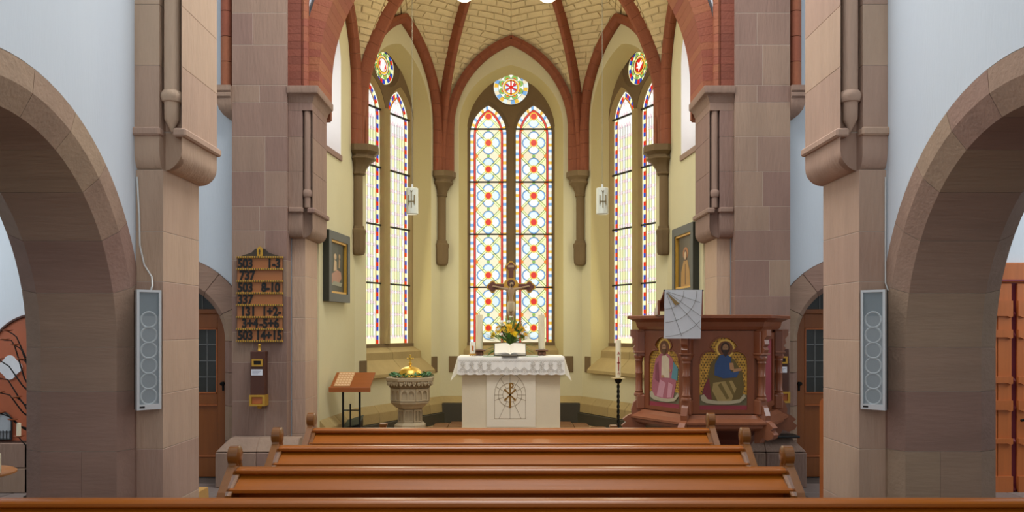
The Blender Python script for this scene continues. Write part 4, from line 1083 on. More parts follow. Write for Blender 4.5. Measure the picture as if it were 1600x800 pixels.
for i in range(260):
    a = rnd.uniform(0, 2 * pi); r = rnd.uniform(.195, .262); c = Vector((fx + r * cos(a), fy + r * sin(a), 1.04 + rnd.uniform(0, .035)))
    R = Matrix.Rotation(rnd.uniform(0, 2 * pi), 3, 'Z') @ Matrix.Rotation(rnd.uniform(-.2, .9), 3, 'X') @ Matrix.Rotation(rnd.uniform(-.6, .6), 3, 'Y')
    b.add([c + R @ Vector(v) for v in lm.v], lm.f)
tag(b.obj('leaf_wreath', mat('wreath_green', '3f7a48', .5, .1, (25, .35)), None, True), 'wreath of small green leaves around the golden font lid', 'wreath', None, 'stuff')

# ---- lectern with music, left of the font
ld = 9.9
lx, lw = PX(549, ld), .235
t = thing('lectern', (lx, ld, .2), 'wooden-topped reading stand on thin black metal legs, left of the font', 'lectern')
zl, zh = PZ(606, ld), PZ(584, ld)
def ltop(a, c, d): return (lx + a + c * .03, ld - .10 + c * .24, zl + c * (zh - zl) * 1.0 + d)
LW = mat('lectern_wood', '96521f', .4, 0, (4, .2), (.6, 6, 6))
B().box(-lw, lw, 0, 1, -.012, .012, .004, 0, ltop).obj('desk_top', LW, t)
B().box(-lw - .01, lw + .01, -.06, .02, -.035, .022, .004, 0, ltop).obj('book_ledge', LW, t)
for e in (-1, 1):
    xx = lx + e * .10
    B().box(xx - .011, xx + .011, ld - .012, ld + .012, .215, zl + .02, .002).obj('leg', BLACKI, t)
    B().box(xx - .015, xx + .015, ld - .14, ld + .14, .2, .218, .002).obj('foot', BLACKI, t)
B().box(lx - .10, lx + .10, ld - .008, ld + .008, PZ(641, ld) - .006, PZ(641, ld) + .006).obj('cross_bar', BLACKI, t)
B().box(lx - .02, lx - .004, ld - .008, ld + .008, .21, PZ(631, ld)).obj('middle_rod', BLACKI, t)
mp = B().box(-lw + .04, -.005, .06, .98, .013, .020, .002, 0, ltop).obj('music_sheet', mat('music_paper', 'c79a6a', .8, 0, (6, .08)))
tag(mp, 'tan patterned sheet lying on the left half of the reading stand', 'sheet')
b = B()
for i in range(5):
    for j in range(6):
        u, c = -lw + .063 + i * .036, .14 + j * .145
        b.hexa([ltop(u - .012, c - .02, .0205), ltop(u + .012, c - .02, .0205), ltop(u - .012, c + .02, .0205), ltop(u + .012, c + .02, .0205), ltop(u - .012, c - .02, .022), ltop(u + .012, c - .02, .022), ltop(u - .012, c + .02, .022), ltop(u + .012, c + .02, .022)])
b.obj('printed_pattern', mat('pale_print', 'e3c49a', .8, 0), mp, kind='stuff')
t = thing('black_case', (lx + .04, 10.25, .2), 'low slanted black case on the floor behind the reading stand', 'case')
xx = PX(549, 10.25)
B().hexa([(xx - .13, 10.12, .2), (xx + .12, 10.12, .2), (xx - .13, 10.4, .2), (xx + .12, 10.4, .2), (xx - .13, 10.12, .40), (xx + .12, 10.12, .46), (xx - .13, 10.4, .46), (xx + .12, 10.4, .54)], .01).obj('body', BLACK, t)
B().hexa([(xx - .135, 10.11, .402), (xx + .125, 10.11, .462), (xx - .135, 10.41, .462), (xx + .125, 10.41, .542), (xx - .135, 10.11, .415), (xx + .125, 10.11, .475), (xx - .135, 10.41, .475), (xx + .125, 10.41, .555)], .004).obj('lid', mat('dark_green', '2f3a30', .5, 0), t)
for px0, py0, lab in ((599, 661, 'small brown wooden post behind the last pew, below the font'), (958.5, 664, 'small brown wooden post behind the last pew, below the tall candle stand')):
    xx = PX(px0, 8.5); z1 = PZ(py0, 8.5)
    t = thing('wooden_post', (xx, 8.5, 0), lab, 'post')
    B().box(xx - .033, xx + .033, 8.47, 8.53, .0, z1 - .03, .004).obj('post', WOOD, t); B().box(xx - .04, xx + .04, 8.46, 8.54, z1 - .03, z1, .008).obj('cap', WOOD_E, t)
    B().box(xx - .09, xx + .09, 8.4, 8.6, 0, .03, .004).obj('foot', WOOD, t)

# ---- paschal candle stand
px_, py_ = PX(966, 10.3), 10.3
t = thing('candle_stand', (px_, py_, .2), 'tall twisted black iron candle stand left of the pulpit', 'candle stand')
zt = PZ(592, py_)
b = B()
for q in (0, pi):
    b.tube([(px_ + .009 * cos(q + k * .55), py_ + .009 * sin(q + k * .55), .30 + (zt - .36) * k / 60) for k in range(61)], .011, 6)
b.obj('twisted_stem', BLACKI, t, smooth=True)
for a in (pi / 2, pi / 2 + 2.1, pi / 2 + 4.2):
    B().tube([(px_, py_, .33), (px_ + .05 * cos(a), py_ + .05 * sin(a), .31), (px_ + .10 * cos(a), py_ + .10 * sin(a), .23), (px_ + .14 * cos(a), py_ + .14 * sin(a), .208)], .010, 8).obj('foot', BLACKI, t, smooth=True)
B().lathe([(.012, -.06), (.035, -.045), (.05, -.01), (.045, 0)], (px_, py_, zt), 16).obj('cup', BLACKI, t, smooth=True)
B().lathe([(.03, -.002), (.085, .004), (.088, .010), (.03, .010)], (px_, py_, zt), 24).obj('drip_dish', mat('brass', 'b8a060', .35, 0, metal=.8), t, smooth=40)
t = thing('paschal_candle', (px_, py_, zt + .01), 'tall white candle with a small red cross on the twisted iron stand', 'candle')
B().lathe([(.034, 0), (.034, .46), (.03, .472), (.01, .465)], (px_, py_, zt + .011), 20).obj('wax', WAX, t, smooth=40)
RED = mat('red_wax', '9e1f1c', .5, 0); b = B()
b.box(px_ - .005, px_ + .005, py_ - .038, py_ - .030, zt + .10, zt + .28); b.box(px_ - .018, px_ + .018, py_ - .038, py_ - .028, zt + .195, zt + .207); b.obj('red_cross', RED, t)
b = B(); bar(b, px_ - .013, zt + .30, px_, zt + .335, .003, .003, py_ - .037, py_ - .031); bar(b, px_ + .013, zt + .30, px_, zt + .335, .003, .003, py_ - .037, py_ - .031); bar(b, px_ - .007, zt + .313, px_ + .007, zt + .313, .002, .002, py_ - .037, py_ - .031); b.obj('alpha_sign', RED, t)
b = B()
for k in range(10):
    a0, a1 = -.9 + k * .494 - .0, -.9 + (k + 1) * .494
    bar(b, px_ + .011 * cos(a0), zt + .065 + .013 * sin(a0), px_ + .011 * cos(a1), zt + .065 + .013 * sin(a1), .0025, .0025, py_ - .037, py_ - .031)
b.obj('omega_sign', RED, t)
# ---- pulpit (hexagonal)
PV = [(1.58, 7.5), (2.26, 7.5), (2.60, 8.085), (2.26, 8.67), (1.58, 8.67), (1.243, 8.085)]
PC = Vector((1.92, 8.085))
t = thing('pulpit', (1.92, 8.085, 0), 'carved wooden pulpit with two painted gold panels and a white hanging cloth', 'pulpit')
def hexring(o, z): return [(PC.x + (x - PC.x) * (1 + o / .675), PC.y + (y - PC.y) * (1 + o / .675), z) for x, y in PV]
W1, W2 = WOOD_P, mat('pulpit_wood_light', '8f5638', .38, .05, (4, .2), (5, 5, .7), .05, None, coat=.2)
B().loft([hexring(-.05, .80), hexring(-.05, 1.66), hexring(-.09, 1.66), hexring(-.09, .86), ], caps=False).obj('body', W1, t)
B().loft([hexring(o, z) for o, z in ((.02, .72), (.06, .745), (.06, .77), (.10, .78), (.10, .80), (.04, .83), (.0, .86), (-.05, .86))]).obj('base_moulding', W2, t)
B().loft([hexring(o, z) for o, z in ((-.06, 1.62), (.0, 1.63), (.02, 1.66), (.03, 1.70), (.08, 1.725), (.115, 1.735), (.115, 1.758), (.10, 1.764), (-.12, 1.764))]).obj('cornice', W2 if False else W1, t)
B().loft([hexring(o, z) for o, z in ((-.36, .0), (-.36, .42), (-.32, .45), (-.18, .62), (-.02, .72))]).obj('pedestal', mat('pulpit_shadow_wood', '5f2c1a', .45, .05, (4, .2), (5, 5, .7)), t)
PGOLD = mat('panel_gold', 'c4963a', .45, .05, (38, 1.1), metal=.2)
PRED = mat('panel_crimson', '9a3b45', .6, 0, (8, .1))
def face_fn(i):
    a, c = Vector(PV[i]), Vector(PV[(i + 1) % 6]); u = (c - a).normalized(); nn = Vector((u.y, -u.x)); mid = (a + c) / 2
    if nn.dot(mid - PC) < 0: nn = -nn
    mid = PC + (mid - PC) * (1 - .05 / .675)
    return lambda x, z, d: (mid.x + u.x * x + nn.x * d, mid.y + u.y * x + nn.y * d, z)
def trefoil(hw, z0, z1, s):
    """arched panel outline with stepped trefoil head"""
    zs_ = z0 + (z1 - z0) * .63
    P = [(-hw, z0), (hw, z0), (hw, zs_)]
    P += arcpts(hw * .55, zs_ + .02, hw * .45, 0, pi * .62, 6)
    P += arcpts(0, z1 - hw * .62, hw * .62, .35, pi - .35, 10)
    P += arcpts(-hw * .55, zs_ + .02, hw * .45, pi * .38, pi, 6)
    return P + [(-hw, zs_)]
def ell(cx, cz, rx, rz, n=16): return [(cx + rx * cos(2 * pi * i / n), cz + rz * sin(2 * pi * i / n)) for i in range(n)]
def pmat(n, h): return mat('paint_' + n, h, .55, 0, (18, .14))
def painted_panel(i, variant):
    f = face_fn(i); hw = .215
    out = trefoil(hw, .905, 1.565, 0)
    B().plate([[(-.28, .87), (.28, .87), (.28, 1.62), (-.28, 1.62)], out], .0, .022, f).obj('panel_frame', W1, t)
    pn = B().plate([out], .003, .008, f).obj('painted_panel', PGOLD, t, label='gold ground painted with a seated robed figure')
    def inside(x, z):
        c = False
        for p, q in zip(out, out[1:] + out[:1]):
            if (p[1] > z) != (q[1] > z) and x < (q[0] - p[0]) * (z - p[1]) / (q[1] - p[1]) + p[0]: c = not c
        return c
    orn = B()
    for gi in range(-9, 10):
        for gj in range(26):
            x, z = gi * .026 + (.013 if gj % 2 else 0), .95 + gj * .024
            if all(inside(x + dx, z + dz) for dx, dz in ((.012, 0), (-.012, 0), (0, .012), (0, -.012))):
                orn.add([f(x + dx, z + dz, .0088) for dx, dz in ((.009, 0), (0, .008), (-.009, 0), (0, -.008))], [(0, 1, 2, 3)])
    orn.obj('gold_ornament', mat('gold_shadow', '5f3f18', .6, 0), pn, kind='stuff')  # dark brown diamond ornaments patterned over the gold ground
    def pc(poly, m, lv, nm): B().plate([poly], .008, .008 + .0016 * lv, f).obj(nm, m, pn)
    pc([(-hw, .905), (hw, .905), (hw, .945), (-hw, .945)], PRED, 1, 'red_band')
    pc([(-hw, .945), (hw, .945), (hw, 1.04), (.1, 1.06), (-.1, 1.06), (-hw, 1.04)], pmat('ground', '6f6a4a' if variant else '8f8a6c'), 1, 'ground')
    hx, hz = (.02, 1.46) if variant else (-.0, 1.46)
    pc(ell(hx, hz, .085, .085, 20), pmat('halo', 'e7bd57'), 2, 'halo'); pc(ell(hx, hz, .068, .068, 20), pmat('halo_in', '7a4a28' if variant else 'c98d46'), 3, 'halo_centre')
    if variant:
        robe = [(-.17, .97), (.15, .97), (.19, 1.10), (.175, 1.24), (.10, 1.36), (.04, 1.40), (-.04, 1.40), (-.11, 1.33), (-.145, 1.18), (-.19, 1.06)]
        pc(robe, pmat('olive_robe', '6d5a2a'), 3, 'robe')
        pc([(-.20, 1.0), (-.10, .98), (-.13, 1.2), (-.17, 1.12)], pmat('dark_red', '7d3034'), 4, 'mantle')
        pc([(-.05, .985), (.07, .975), (.12, 1.10), (.08, 1.17), (-.09, 1.15), (-.10, 1.08)], pmat('pale_robe', 'ab9258'), 4, 'robe_fold')
        pc([(-.05, 1.13), (.03, 1.0), (.055, 1.01), (-.02, 1.15)], pmat('robe_shade', '77632f'), 5, 'robe_fold')
        pc([(.02, 1.16), (.09, 1.03), (.105, 1.05), (.05, 1.17)], pmat('robe_shade', '77632f'), 5, 'robe_fold')
        pc([(-.08, 1.22), (.0, 1.19), (.12, 1.20), (.15, 1.26), (.07, 1.25), (.07, 1.38), (.03, 1.41), (-.03, 1.40), (-.075, 1.32)], pmat('blue_tunic', '34507c'), 5, 'tunic')
        pc([(.09, 1.245), (.165, 1.26), (.16, 1.285), (.10, 1.275)], pmat('paint_skin', 'b98a5e'), 6, 'hand')
        pc([(.06, 1.27), (.10, 1.26), (.09, 1.33), (.055, 1.33)], pmat('paint_skin', 'b98a5e'), 7, 'hand')
        head, hair = 'a57a52', '3a2416'
    else:
        robe = [(-.16, .985), (.12, .985), (.155, 1.10), (.17, 1.22), (.115, 1.36), (.05, 1.405), (-.05, 1.405), (-.125, 1.35), (-.165, 1.2), (-.18, 1.08)]
        pc(robe, pmat('rose_robe', 'b0666e'), 3, 'robe')
        pc([(.10, 1.18), (.18, 1.16), (.19, 1.27), (.13, 1.33)], pmat('teal_cloth', '5d8f92'), 4, 'mantle')
        pc([(-.04, 1.18), (.075, 1.18), (.07, 1.36), (.02, 1.395), (-.035, 1.38)], pmat('ivory', 'd9c7a4'), 4, 'sash')
        pc([(-.11, 1.0), (-.02, .99), (.02, 1.13), (-.06, 1.16)], pmat('rose_light', 'cf949a'), 4, 'robe_fold')
        pc([(.04, .995), (.10, 1.0), (.12, 1.12), (.06, 1.14)], pmat('rose_light', 'cf949a'), 4, 'robe_fold')
        pc([(-.13, 1.16), (-.07, 1.13), (-.085, 1.33), (-.125, 1.29)], pmat('rose_dark', '8a4650'), 5, 'robe_fold')
        pc(ell(.085, 1.25, .02, .014, 8), pmat('paint_skin', 'b98a5e'), 5, 'hand'); pc(ell(-.02, 1.19, .022, .014, 8), pmat('paint_skin', 'b98a5e'), 5, 'hand')
        head, hair = 'b98a63', '6d4a2c'
    pc(ell(hx, hz + .005, .042, .052), pmat('hair' + str(variant), hair), 4, 'hair'); pc(ell(hx, hz + .004, .027, .036), pmat('face' + str(variant), head), 5, 'face')
    pc([(hx - .026, hz - .012), (hx + .026, hz - .012), (hx + .016, hz - .06), (hx, hz - .075), (hx - .016, hz - .06)], pmat('hair' + str(variant), hair), 6, 'beard')
    pc([(hx - .016, hz + .008), (hx - .006, hz + .008), (hx - .006, hz + .012), (hx - .016, hz + .012)], pmat('eye', '2a1a10'), 6, 'eye'); pc([(hx + .006, hz + .008), (hx + .016, hz + .008), (hx + .016, hz + .012), (hx + .006, hz + .012)], pmat('eye', '2a1a10'), 6, 'eye')
    scr = [(-.20, .99), (-.15, .965), (-.05, .955), (.05, .955), (.15, .97), (.205, 1.02), (.19, 1.05), (.15, 1.0), (.05, .985), (-.05, .985), (-.14, 1.0), (-.175, 1.045), (-.205, 1.03)]
    pc(scr, pmat('scroll', 'b8ad8c'), 7, 'scroll')
    tr_ = B()
    for p, q in zip(out[2:-1], out[3:]):
        tr_.tube([f(p[0], p[1], .024), f(q[0], q[1], .024)], .007, 6)
    tr_.obj('panel_moulding', W2, t)
painted_panel(0, 1); painted_panel(5, 0); 
for i in (1,):
    f = face_fn(i)
    B().plate([[(-.26, .90), (.26, .90), (.26, 1.6), (-.26, 1.6)], [(-.2, .95), (.2, .95), (.2, 1.54), (-.2, 1.54)]], 0, .02, f).obj('panel_frame', W1, t)
    B().plate([[(-.2, .95), (.2, .95), (.2, 1.54), (-.2, 1.54)]], .002, .006, f).obj('painted_panel', PRED, t)
for i in (5, 0, 1, 2):
    v = Vector(PV[i]); d = (v - PC).normalized(); s_ = Vector((-d.y, d.x))
    def rf(r, sd_, z): q = v + d * r + s_ * sd_; return (q.x, q.y, z)
    B().box(-.055, .03, -.05, .05, .86, 1.0, .012, 0, rf).obj('post_base', W2, t)
    B().box(-.055, .03, -.05, .05, 1.37, 1.62, .008, 0, rf).obj('post_block', W1, t)
    q = v + d * .0
    B().lathe([(.045, .985), (.05, 1.0), (.045, 1.015), (.036, 1.02), (.042, 1.035), (.034, 1.05), (.034, 1.20), (.040, 1.21), (.034, 1.22), (.034, 1.32), (.042, 1.33), (.036, 1.345), (.048, 1.36), (.05, 1.38), (.045, 1.39)], (q.x, q.y, 0), 16).obj('colonnette', W2, t, smooth=40)
    prof = [(-.05, 1.42), (.045, 1.42), (.06, 1.45), (.04, 1.475), (.065, 1.50), (.055, 1.54), (.085, 1.575), (.085, 1.63), (-.05, 1.63)]
    B().plate([prof], -.028, .028, lambda a, c, dd: rf(a, dd, c)).obj('upper_bracket', W2, t)
    prof = [(-.06, .60), (.0, .61), (.03, .66), (.09, .64), (.15, .665), (.17, .70), (.13, .735), (.16, .76), (.11, .80), (.07, .815), (.075, .86), (.05, .93), (.03, .95), (-.06, .95)]
    B().plate([prof], -.03, .03, lambda a, c, dd: rf(a, dd, c)).obj('lower_bracket', W2, t)
    B().box(-.05, .05, -.058, .058, 1.40, 1.42, .004, 0, rf).obj('post_cap', W2, t)
# book desk on the pulpit rim and its cloth
t = thing('book_desk', (1.55, 7.6, 1.764), 'small sloping wooden book desk standing on the pulpit rim behind the white cloth', 'book desk')
B().hexa([(1.36, 7.44, 1.955), (1.70, 7.44, 1.955), (1.36, 7.78, 1.80), (1.70, 7.78, 1.80), (1.36, 7.44, 1.975), (1.70, 7.44, 1.975), (1.36, 7.78, 1.82), (1.70, 7.78, 1.82)], .004).obj('desk_top', W1, t)
B().hexa([(1.70, 7.46, 1.764), (1.72, 7.46, 1.764), (1.70, 7.80, 1.764), (1.72, 7.80, 1.764), (1.70, 7.46, 1.99), (1.72, 7.46, 1.99), (1.70, 7.80, 1.80), (1.72, 7.80, 1.80)], .002).obj('side_board', W1, t)
B().hexa([(1.34, 7.60, 1.764), (1.36, 7.60, 1.764), (1.34, 7.80, 1.764), (1.36, 7.80, 1.764), (1.34, 7.60, 1.90), (1.36, 7.60, 1.90), (1.34, 7.80, 1.80), (1.36, 7.80, 1.80)], .002).obj('side_board', W1, t)
yc = 7.335
x0, x1, z1_, z0_ = PX(1039, yc), PX(1097, yc), PZ(453, yc), PZ(529, yc)
t = thing('pulpit_cloth', (1.53, yc, z0_), 'white hanging cloth with thin arcs and a gold wedge on the pulpit', 'cloth')
B().tube([(x0 - .01, yc + .015, z1_ - .005), (x1 + .015, yc + .015, z1_ - .005)], .007, 8).obj('rod', BLACKI, t)
b = B(); rows = []
for k in range(9):
    f = k / 8; rows.append([(x0 + (x1 - x0) * i / 12 - .012 * f, yc + .006 * sin(i * .7) * f, z1_ + (z0_ - z1_) * f) for i in range(13)])
b.loft(rows, closed=False)
rows = [[(x, yc + .022 + (yc - y), z) for x, y, z in [(p[0], p[1], p[2]) for p in r]] for r in rows[:4]]
b.loft(rows, closed=False); b.loft([[(x0 + (x1 - x0) * i / 12, yc + e, z1_ + .001) for i in range(13)] for e in (0, .022)], closed=False)
b.obj('fabric', mat('grey_white_cloth', 'd3d6d8', .85, 0, (30, .04)), t, smooth=True)
ln = B(); fl = yc - .008
kx, kz = x0 + .005, z1_ - .01
def cl(p):
    return x0 - .0 <= p[0] <= x1 - .004 and z0_ + .006 <= p[1] <= z1_ - .003
def dstrip(pts, wd):
    for p, q in zip(pts, pts[1:]):
        if cl(p) and cl(q): strip([p, q], wd, ln, fl)
for r_ in (.16, .275, .40): dstrip(arcpts(kx, kz, r_, -pi / 2, 0, 20), .0035)
for a in (-.32, -.62, -.83, -1.23): dstrip([(kx + r_ * cos(a), kz + r_ * sin(a)) for r_ in [.02 + .02 * k for k in range(30)]], .003)
ln.obj('cloth_lines', mat('grey_line', '77746c', .8, 0), t, kind='stuff')
gb = B(); gb.add([(kx + r_ * cos(a), fl - .001, kz + r_ * sin(a)) for r_, a in ((.01, -.9), (.17, -.74), (.15, -.98), (.02, -1.0))], [(0, 1, 2, 3)]); gb.obj('gold_wedge', mat('wedge_gold', '9a7a3a', .6, 0), t)

# ---- hymn board
yb_ = 8.77
t = thing('hymn_board', (PX(406, yb_), yb_, PZ(534, yb_)), 'wooden hymn number board with seven rows, hanging on the stone pier', 'board')
hx0, hx1, hz0, hz1 = PX(370, yb_), PX(442, yb_), PZ(533, yb_), PZ(402, yb_)
xm = (hx0 + hx1) / 2
HB = mat('hymn_wood', 'a0653a', .45, 0, (4, .15), (1, 6, 6)); HD = mat('hymn_dark', '3d3327', .5, 0, (10, .1))
B().plate([[(hx0, hz0), (hx1, hz0), (hx1, hz1), (xm + .09, hz1 + .05), (xm + .05, hz1 + .09), (xm - .05, hz1 + .09), (xm - .09, hz1 + .05), (hx0, hz1)]], yb_ + .005, yb_ + .026).obj('back_board', HD, t)
B().plate([lancet(.03, hz1 + .015, hz1 + .075, .04, 6, cx=xm)], yb_ - .004, yb_ + .01).obj('crest', GOLDP, t)
b = B(); b.box(xm - .004, xm + .004, yb_ - .008, yb_, hz1 + .03, hz1 + .085); b.box(xm - .014, xm + .014, yb_ - .008, yb_, hz1 + .06, hz1 + .068); b.obj('cross', HD, t)
rh = (hz1 - hz0) / 7
B().box(hx0 + .005, hx1 - .005, yb_ - .002, yb_ + .006, hz0, hz1).obj('face_board', HB, t)
for k in range(8):
    z = hz0 + rh * k
    r = B().box(hx0 - .003, hx1 + .003, yb_ - .018, yb_ + .004, z - .010, z + .010, .002).obj('rail', GOLDP, t)
    b = B()
    for q in range(20):
        xq = hx0 + (hx1 - hx0) * (q + .5) / 20; b.box(xq - .0045, xq + .0045, yb_ - .0195, yb_ - .017, z - .009, z + .009)
    b.obj('notch', HD, r, kind='stuff')
def number(txt, x, z, size, parent):
    cu = bpy.data.curves.new('number', 'FONT'); cu.body = txt; cu.size = size; cu.extrude = .003; cu.align_x = 'LEFT'; cu.offset = .005
    cu.materials.append(BLACK); cu.resolution_u = 3
    tmp = bpy.data.objects.new('number', cu); COL.objects.link(tmp)
    me = bpy.data.meshes.new_from_object(tmp.evaluated_get(bpy.context.evaluated_depsgraph_get())); bpy.data.objects.remove(tmp)
    for v in me.vertices: v.co = (x + v.co.x * .80, yb_ - .006 - v.co.z, z + v.co.y)
    o = bpy.data.objects.new('number', me); link(o, parent); return o
rowsN = [('503', '1-3'), ('737', ''), ('503', '8-10'), ('337', ''), ('131', '1+2-'), ('3+4', '-5+6'), ('503', '14+15')]
offs = [(.01, .32), (.03, 0), (.01, .26), (.01, 0), (.04, .265), (.055, .24), (.01, .20)]
for k, (a, c) in enumerate(rowsN):
    z = hz1 - rh * (k + 1) + .016
    number(a, hx0 + offs[k][0], z, .135, t)
    if c: number(c, hx0 + offs[k][1], z, .135, t)

# ---- offering boxes
def offering_box(x, y, z0, z1, lab, s):
    t = thing('offering_box', (x, y, z0), lab, 'offering box'); hw = .075
    B().box(x - hw, x + hw, y - .12, y, z0 + .02, z1, .005).obj('body', DARKW, t)
    zs = z0 + (z1 - z0) * .78
    o = B().plate([[(x - hw * .75, zs - .03), (x + hw * .75, zs - .03), (x + hw * .75, zs + .045), (x - hw * .75, zs + .045)], [(x - hw * .5, zs - .012), (x + hw * .5, zs - .012), (x + hw * .5, zs + .028), (x - hw * .5, zs + .028)]], y - .132, y - .118).obj('slot_frame', GOLDP, t)
    B().box(x - hw * .5, x + hw * .5, y - .1215, y - .119, zs - .012, zs + .028).obj('slot', BLACK, t)
    lb = B().box(x - hw * .85, x + hw * .7, y - .1235, y - .119, zs - .125, zs - .062, .001).obj('label_card', mat('card_white', 'e6e9f0', .8, 0), t)
    b = B()
    for q in range(3): b.box(x - hw * .7, x + hw * (.5 - .2 * q), y - .1245, y - .123, zs - .082 - .014 * q, zs - .078 - .014 * q)
    b.obj('text_line', mat('ink_grey', '7a7f95', .8, 0), lb, kind='stuff')
    B().plate([[(x - hw * 1.08, z0), (x + hw * 1.08, z0), (x + hw * 1.08, z0 + .115), (x - hw * 1.08, z0 + .115)], [(x - hw * .75, z0 + .022), (x + hw * .75, z0 + .022), (x + hw * .75, z0 + .095), (x - hw * .75, z0 + .095)]], y - .14, y - .0).obj('drawer_frame', GOLDP, t)
    B().box(x - hw * .75, x + hw * .75, y - .128, y - .02, z0 + .022, z0 + .095, .004).obj('drawer', WOOD_O, t)
    B().ball((x, y - .05, z0 - .018), (.026, .026, .02), 10, 6).obj('knob', GOLDP, t, smooth=True)
    B().lathe([(.018, 0), (.02, .01), (.014, .02), (.014, .06), (.018, .065), (.008, .075)], (x, y - .05, z1), 12).obj('finial', GOLDP, t, smooth=40)
offering_box(PX(402.5, 8.68), 8.795, PZ(634, 8.7), PZ(549, 8.7), 'narrow dark brown offering box under the hymn board', -1)
offering_box(PX(1221.5, 8.68), 8.795, PZ(629, 8.7), PZ(545, 8.7), 'narrow dark brown offering box between the pulpit and the side door', 1)

# ---- paintings on the chancel side walls
WL_, LL_ = frame(PCL, P0L); WR_, LR_ = frame(P0R, PCR)
def painting(W, a0, a1, z0, z1, lab, variant):
    t = thing('framed_painting', W((a0 + a1) / 2, 0, z0), lab, 'painting')
    FR = mat('frame_black_green', '25261c', .45, 0, (10, .15))
    fn = lambda a, c, d: W(a, -d, c)
    B().plate([[(a0, z0), (a1, z0), (a1, z1), (a0, z1)], [(a0 + .10, z0 + .10), (a1 - .10, z0 + .10), (a1 - .10, z1 - .10), (a0 + .10, z1 - .10)]], .002, .075, fn).obj('frame', FR, t)
    B().plate([[(a0 + .09, z0 + .09), (a1 - .09, z0 + .09), (a1 - .09, z1 - .09), (a0 + .09, z1 - .09)], [(a0 + .125, z0 + .125), (a1 - .125, z0 + .125), (a1 - .125, z1 - .125), (a0 + .125, z1 - .125)]], .002, .06, fn).obj('gilt_slip', GOLDP, t)
    cv = B().plate([[(a0 + .12, z0 + .12), (a1 - .12, z0 + .12), (a1 - .12, z1 - .12), (a0 + .12, z1 - .12)]], .002, .03, fn).obj('canvas', mat('canvas_dark%d' % variant, '33331f' if variant == 0 else '4a3d20', .5, 0, (4, .25)), t)
    am, w_, h_ = (a0 + a1) / 2, a1 - a0 - .24, z1 - z0 - .24; zb = z0 + .12
    def pc(poly, m, nm, lv=1): B().plate([[(am + x * w_, zb + z * h_) for x, z in poly]], .03, .03 + .002 * lv, fn).obj(nm, m, cv)
    if variant == 0:
        pc([(-.40, .18), (.1, .16), (.32, .30), (.28, .42), (.05, .46), (-.3, .36)], pmat('pink_cloth', 'a87a62'), 'figure')
        pc([(-.2, .42), (.0, .44), (-.02, .62), (-.15, .66)], pmat('pale_skin', 'c0a27a'), 'figure', 2); pc(ell(-.1, .72, .08, .06, 10), pmat('pale_skin', 'c0a27a'), 'head', 2)
        pc([(.12, .5), (.2, .5), (.22, .66), (.14, .7)], pmat('pale_skin2', '9d835c'), 'figure', 2); pc(ell(.18, .74, .06, .05, 10), pmat('pale_skin2', '9d835c'), 'head', 2)
        pc([(-.35, .14), (.3, .12), (.36, .2), (-.2, .22)], pmat('grey_cloth', '8a8a72'), 'ground', 2)
    else:
        pc([(-.3, .0), (.3, .0), (.26, .3), (.12, .52), (-.12, .52), (-.28, .3)], pmat('ochre_robe', 'a87c34'), 'robe'); pc(ell(0, .66, .17, .12), pmat('glow', 'a5682e'), 'glow', 1)
        pc(ell(0, .62, .10, .11, 12), pmat('hair1b', '5a3518'), 'hair', 2); pc(ell(0, .61, .065, .08, 12), pmat('pale_skin', 'c0a27a'), 'face', 3); pc([(-.03, .05), (.03, .05), (.02, .45), (-.02, .45)], pmat('robe_line', '6e4a1e'), 'robe_fold', 2)
def wall_a(A, y):  # along-wall coordinate from the wall start
    return y
# left wall runs from PCL (a=-L/2) to P0L (a=+L/2); right wall from P0R to PCR
painting(WL_, -.60, .26, 1.955, 2.79, 'black and gilt framed dark painting on the left chancel wall', 0)
painting(WR_, -.26, .60, 2.02, 2.88, 'dark framed painting of a figure in ochre on the right chancel wall above the pulpit', 1)

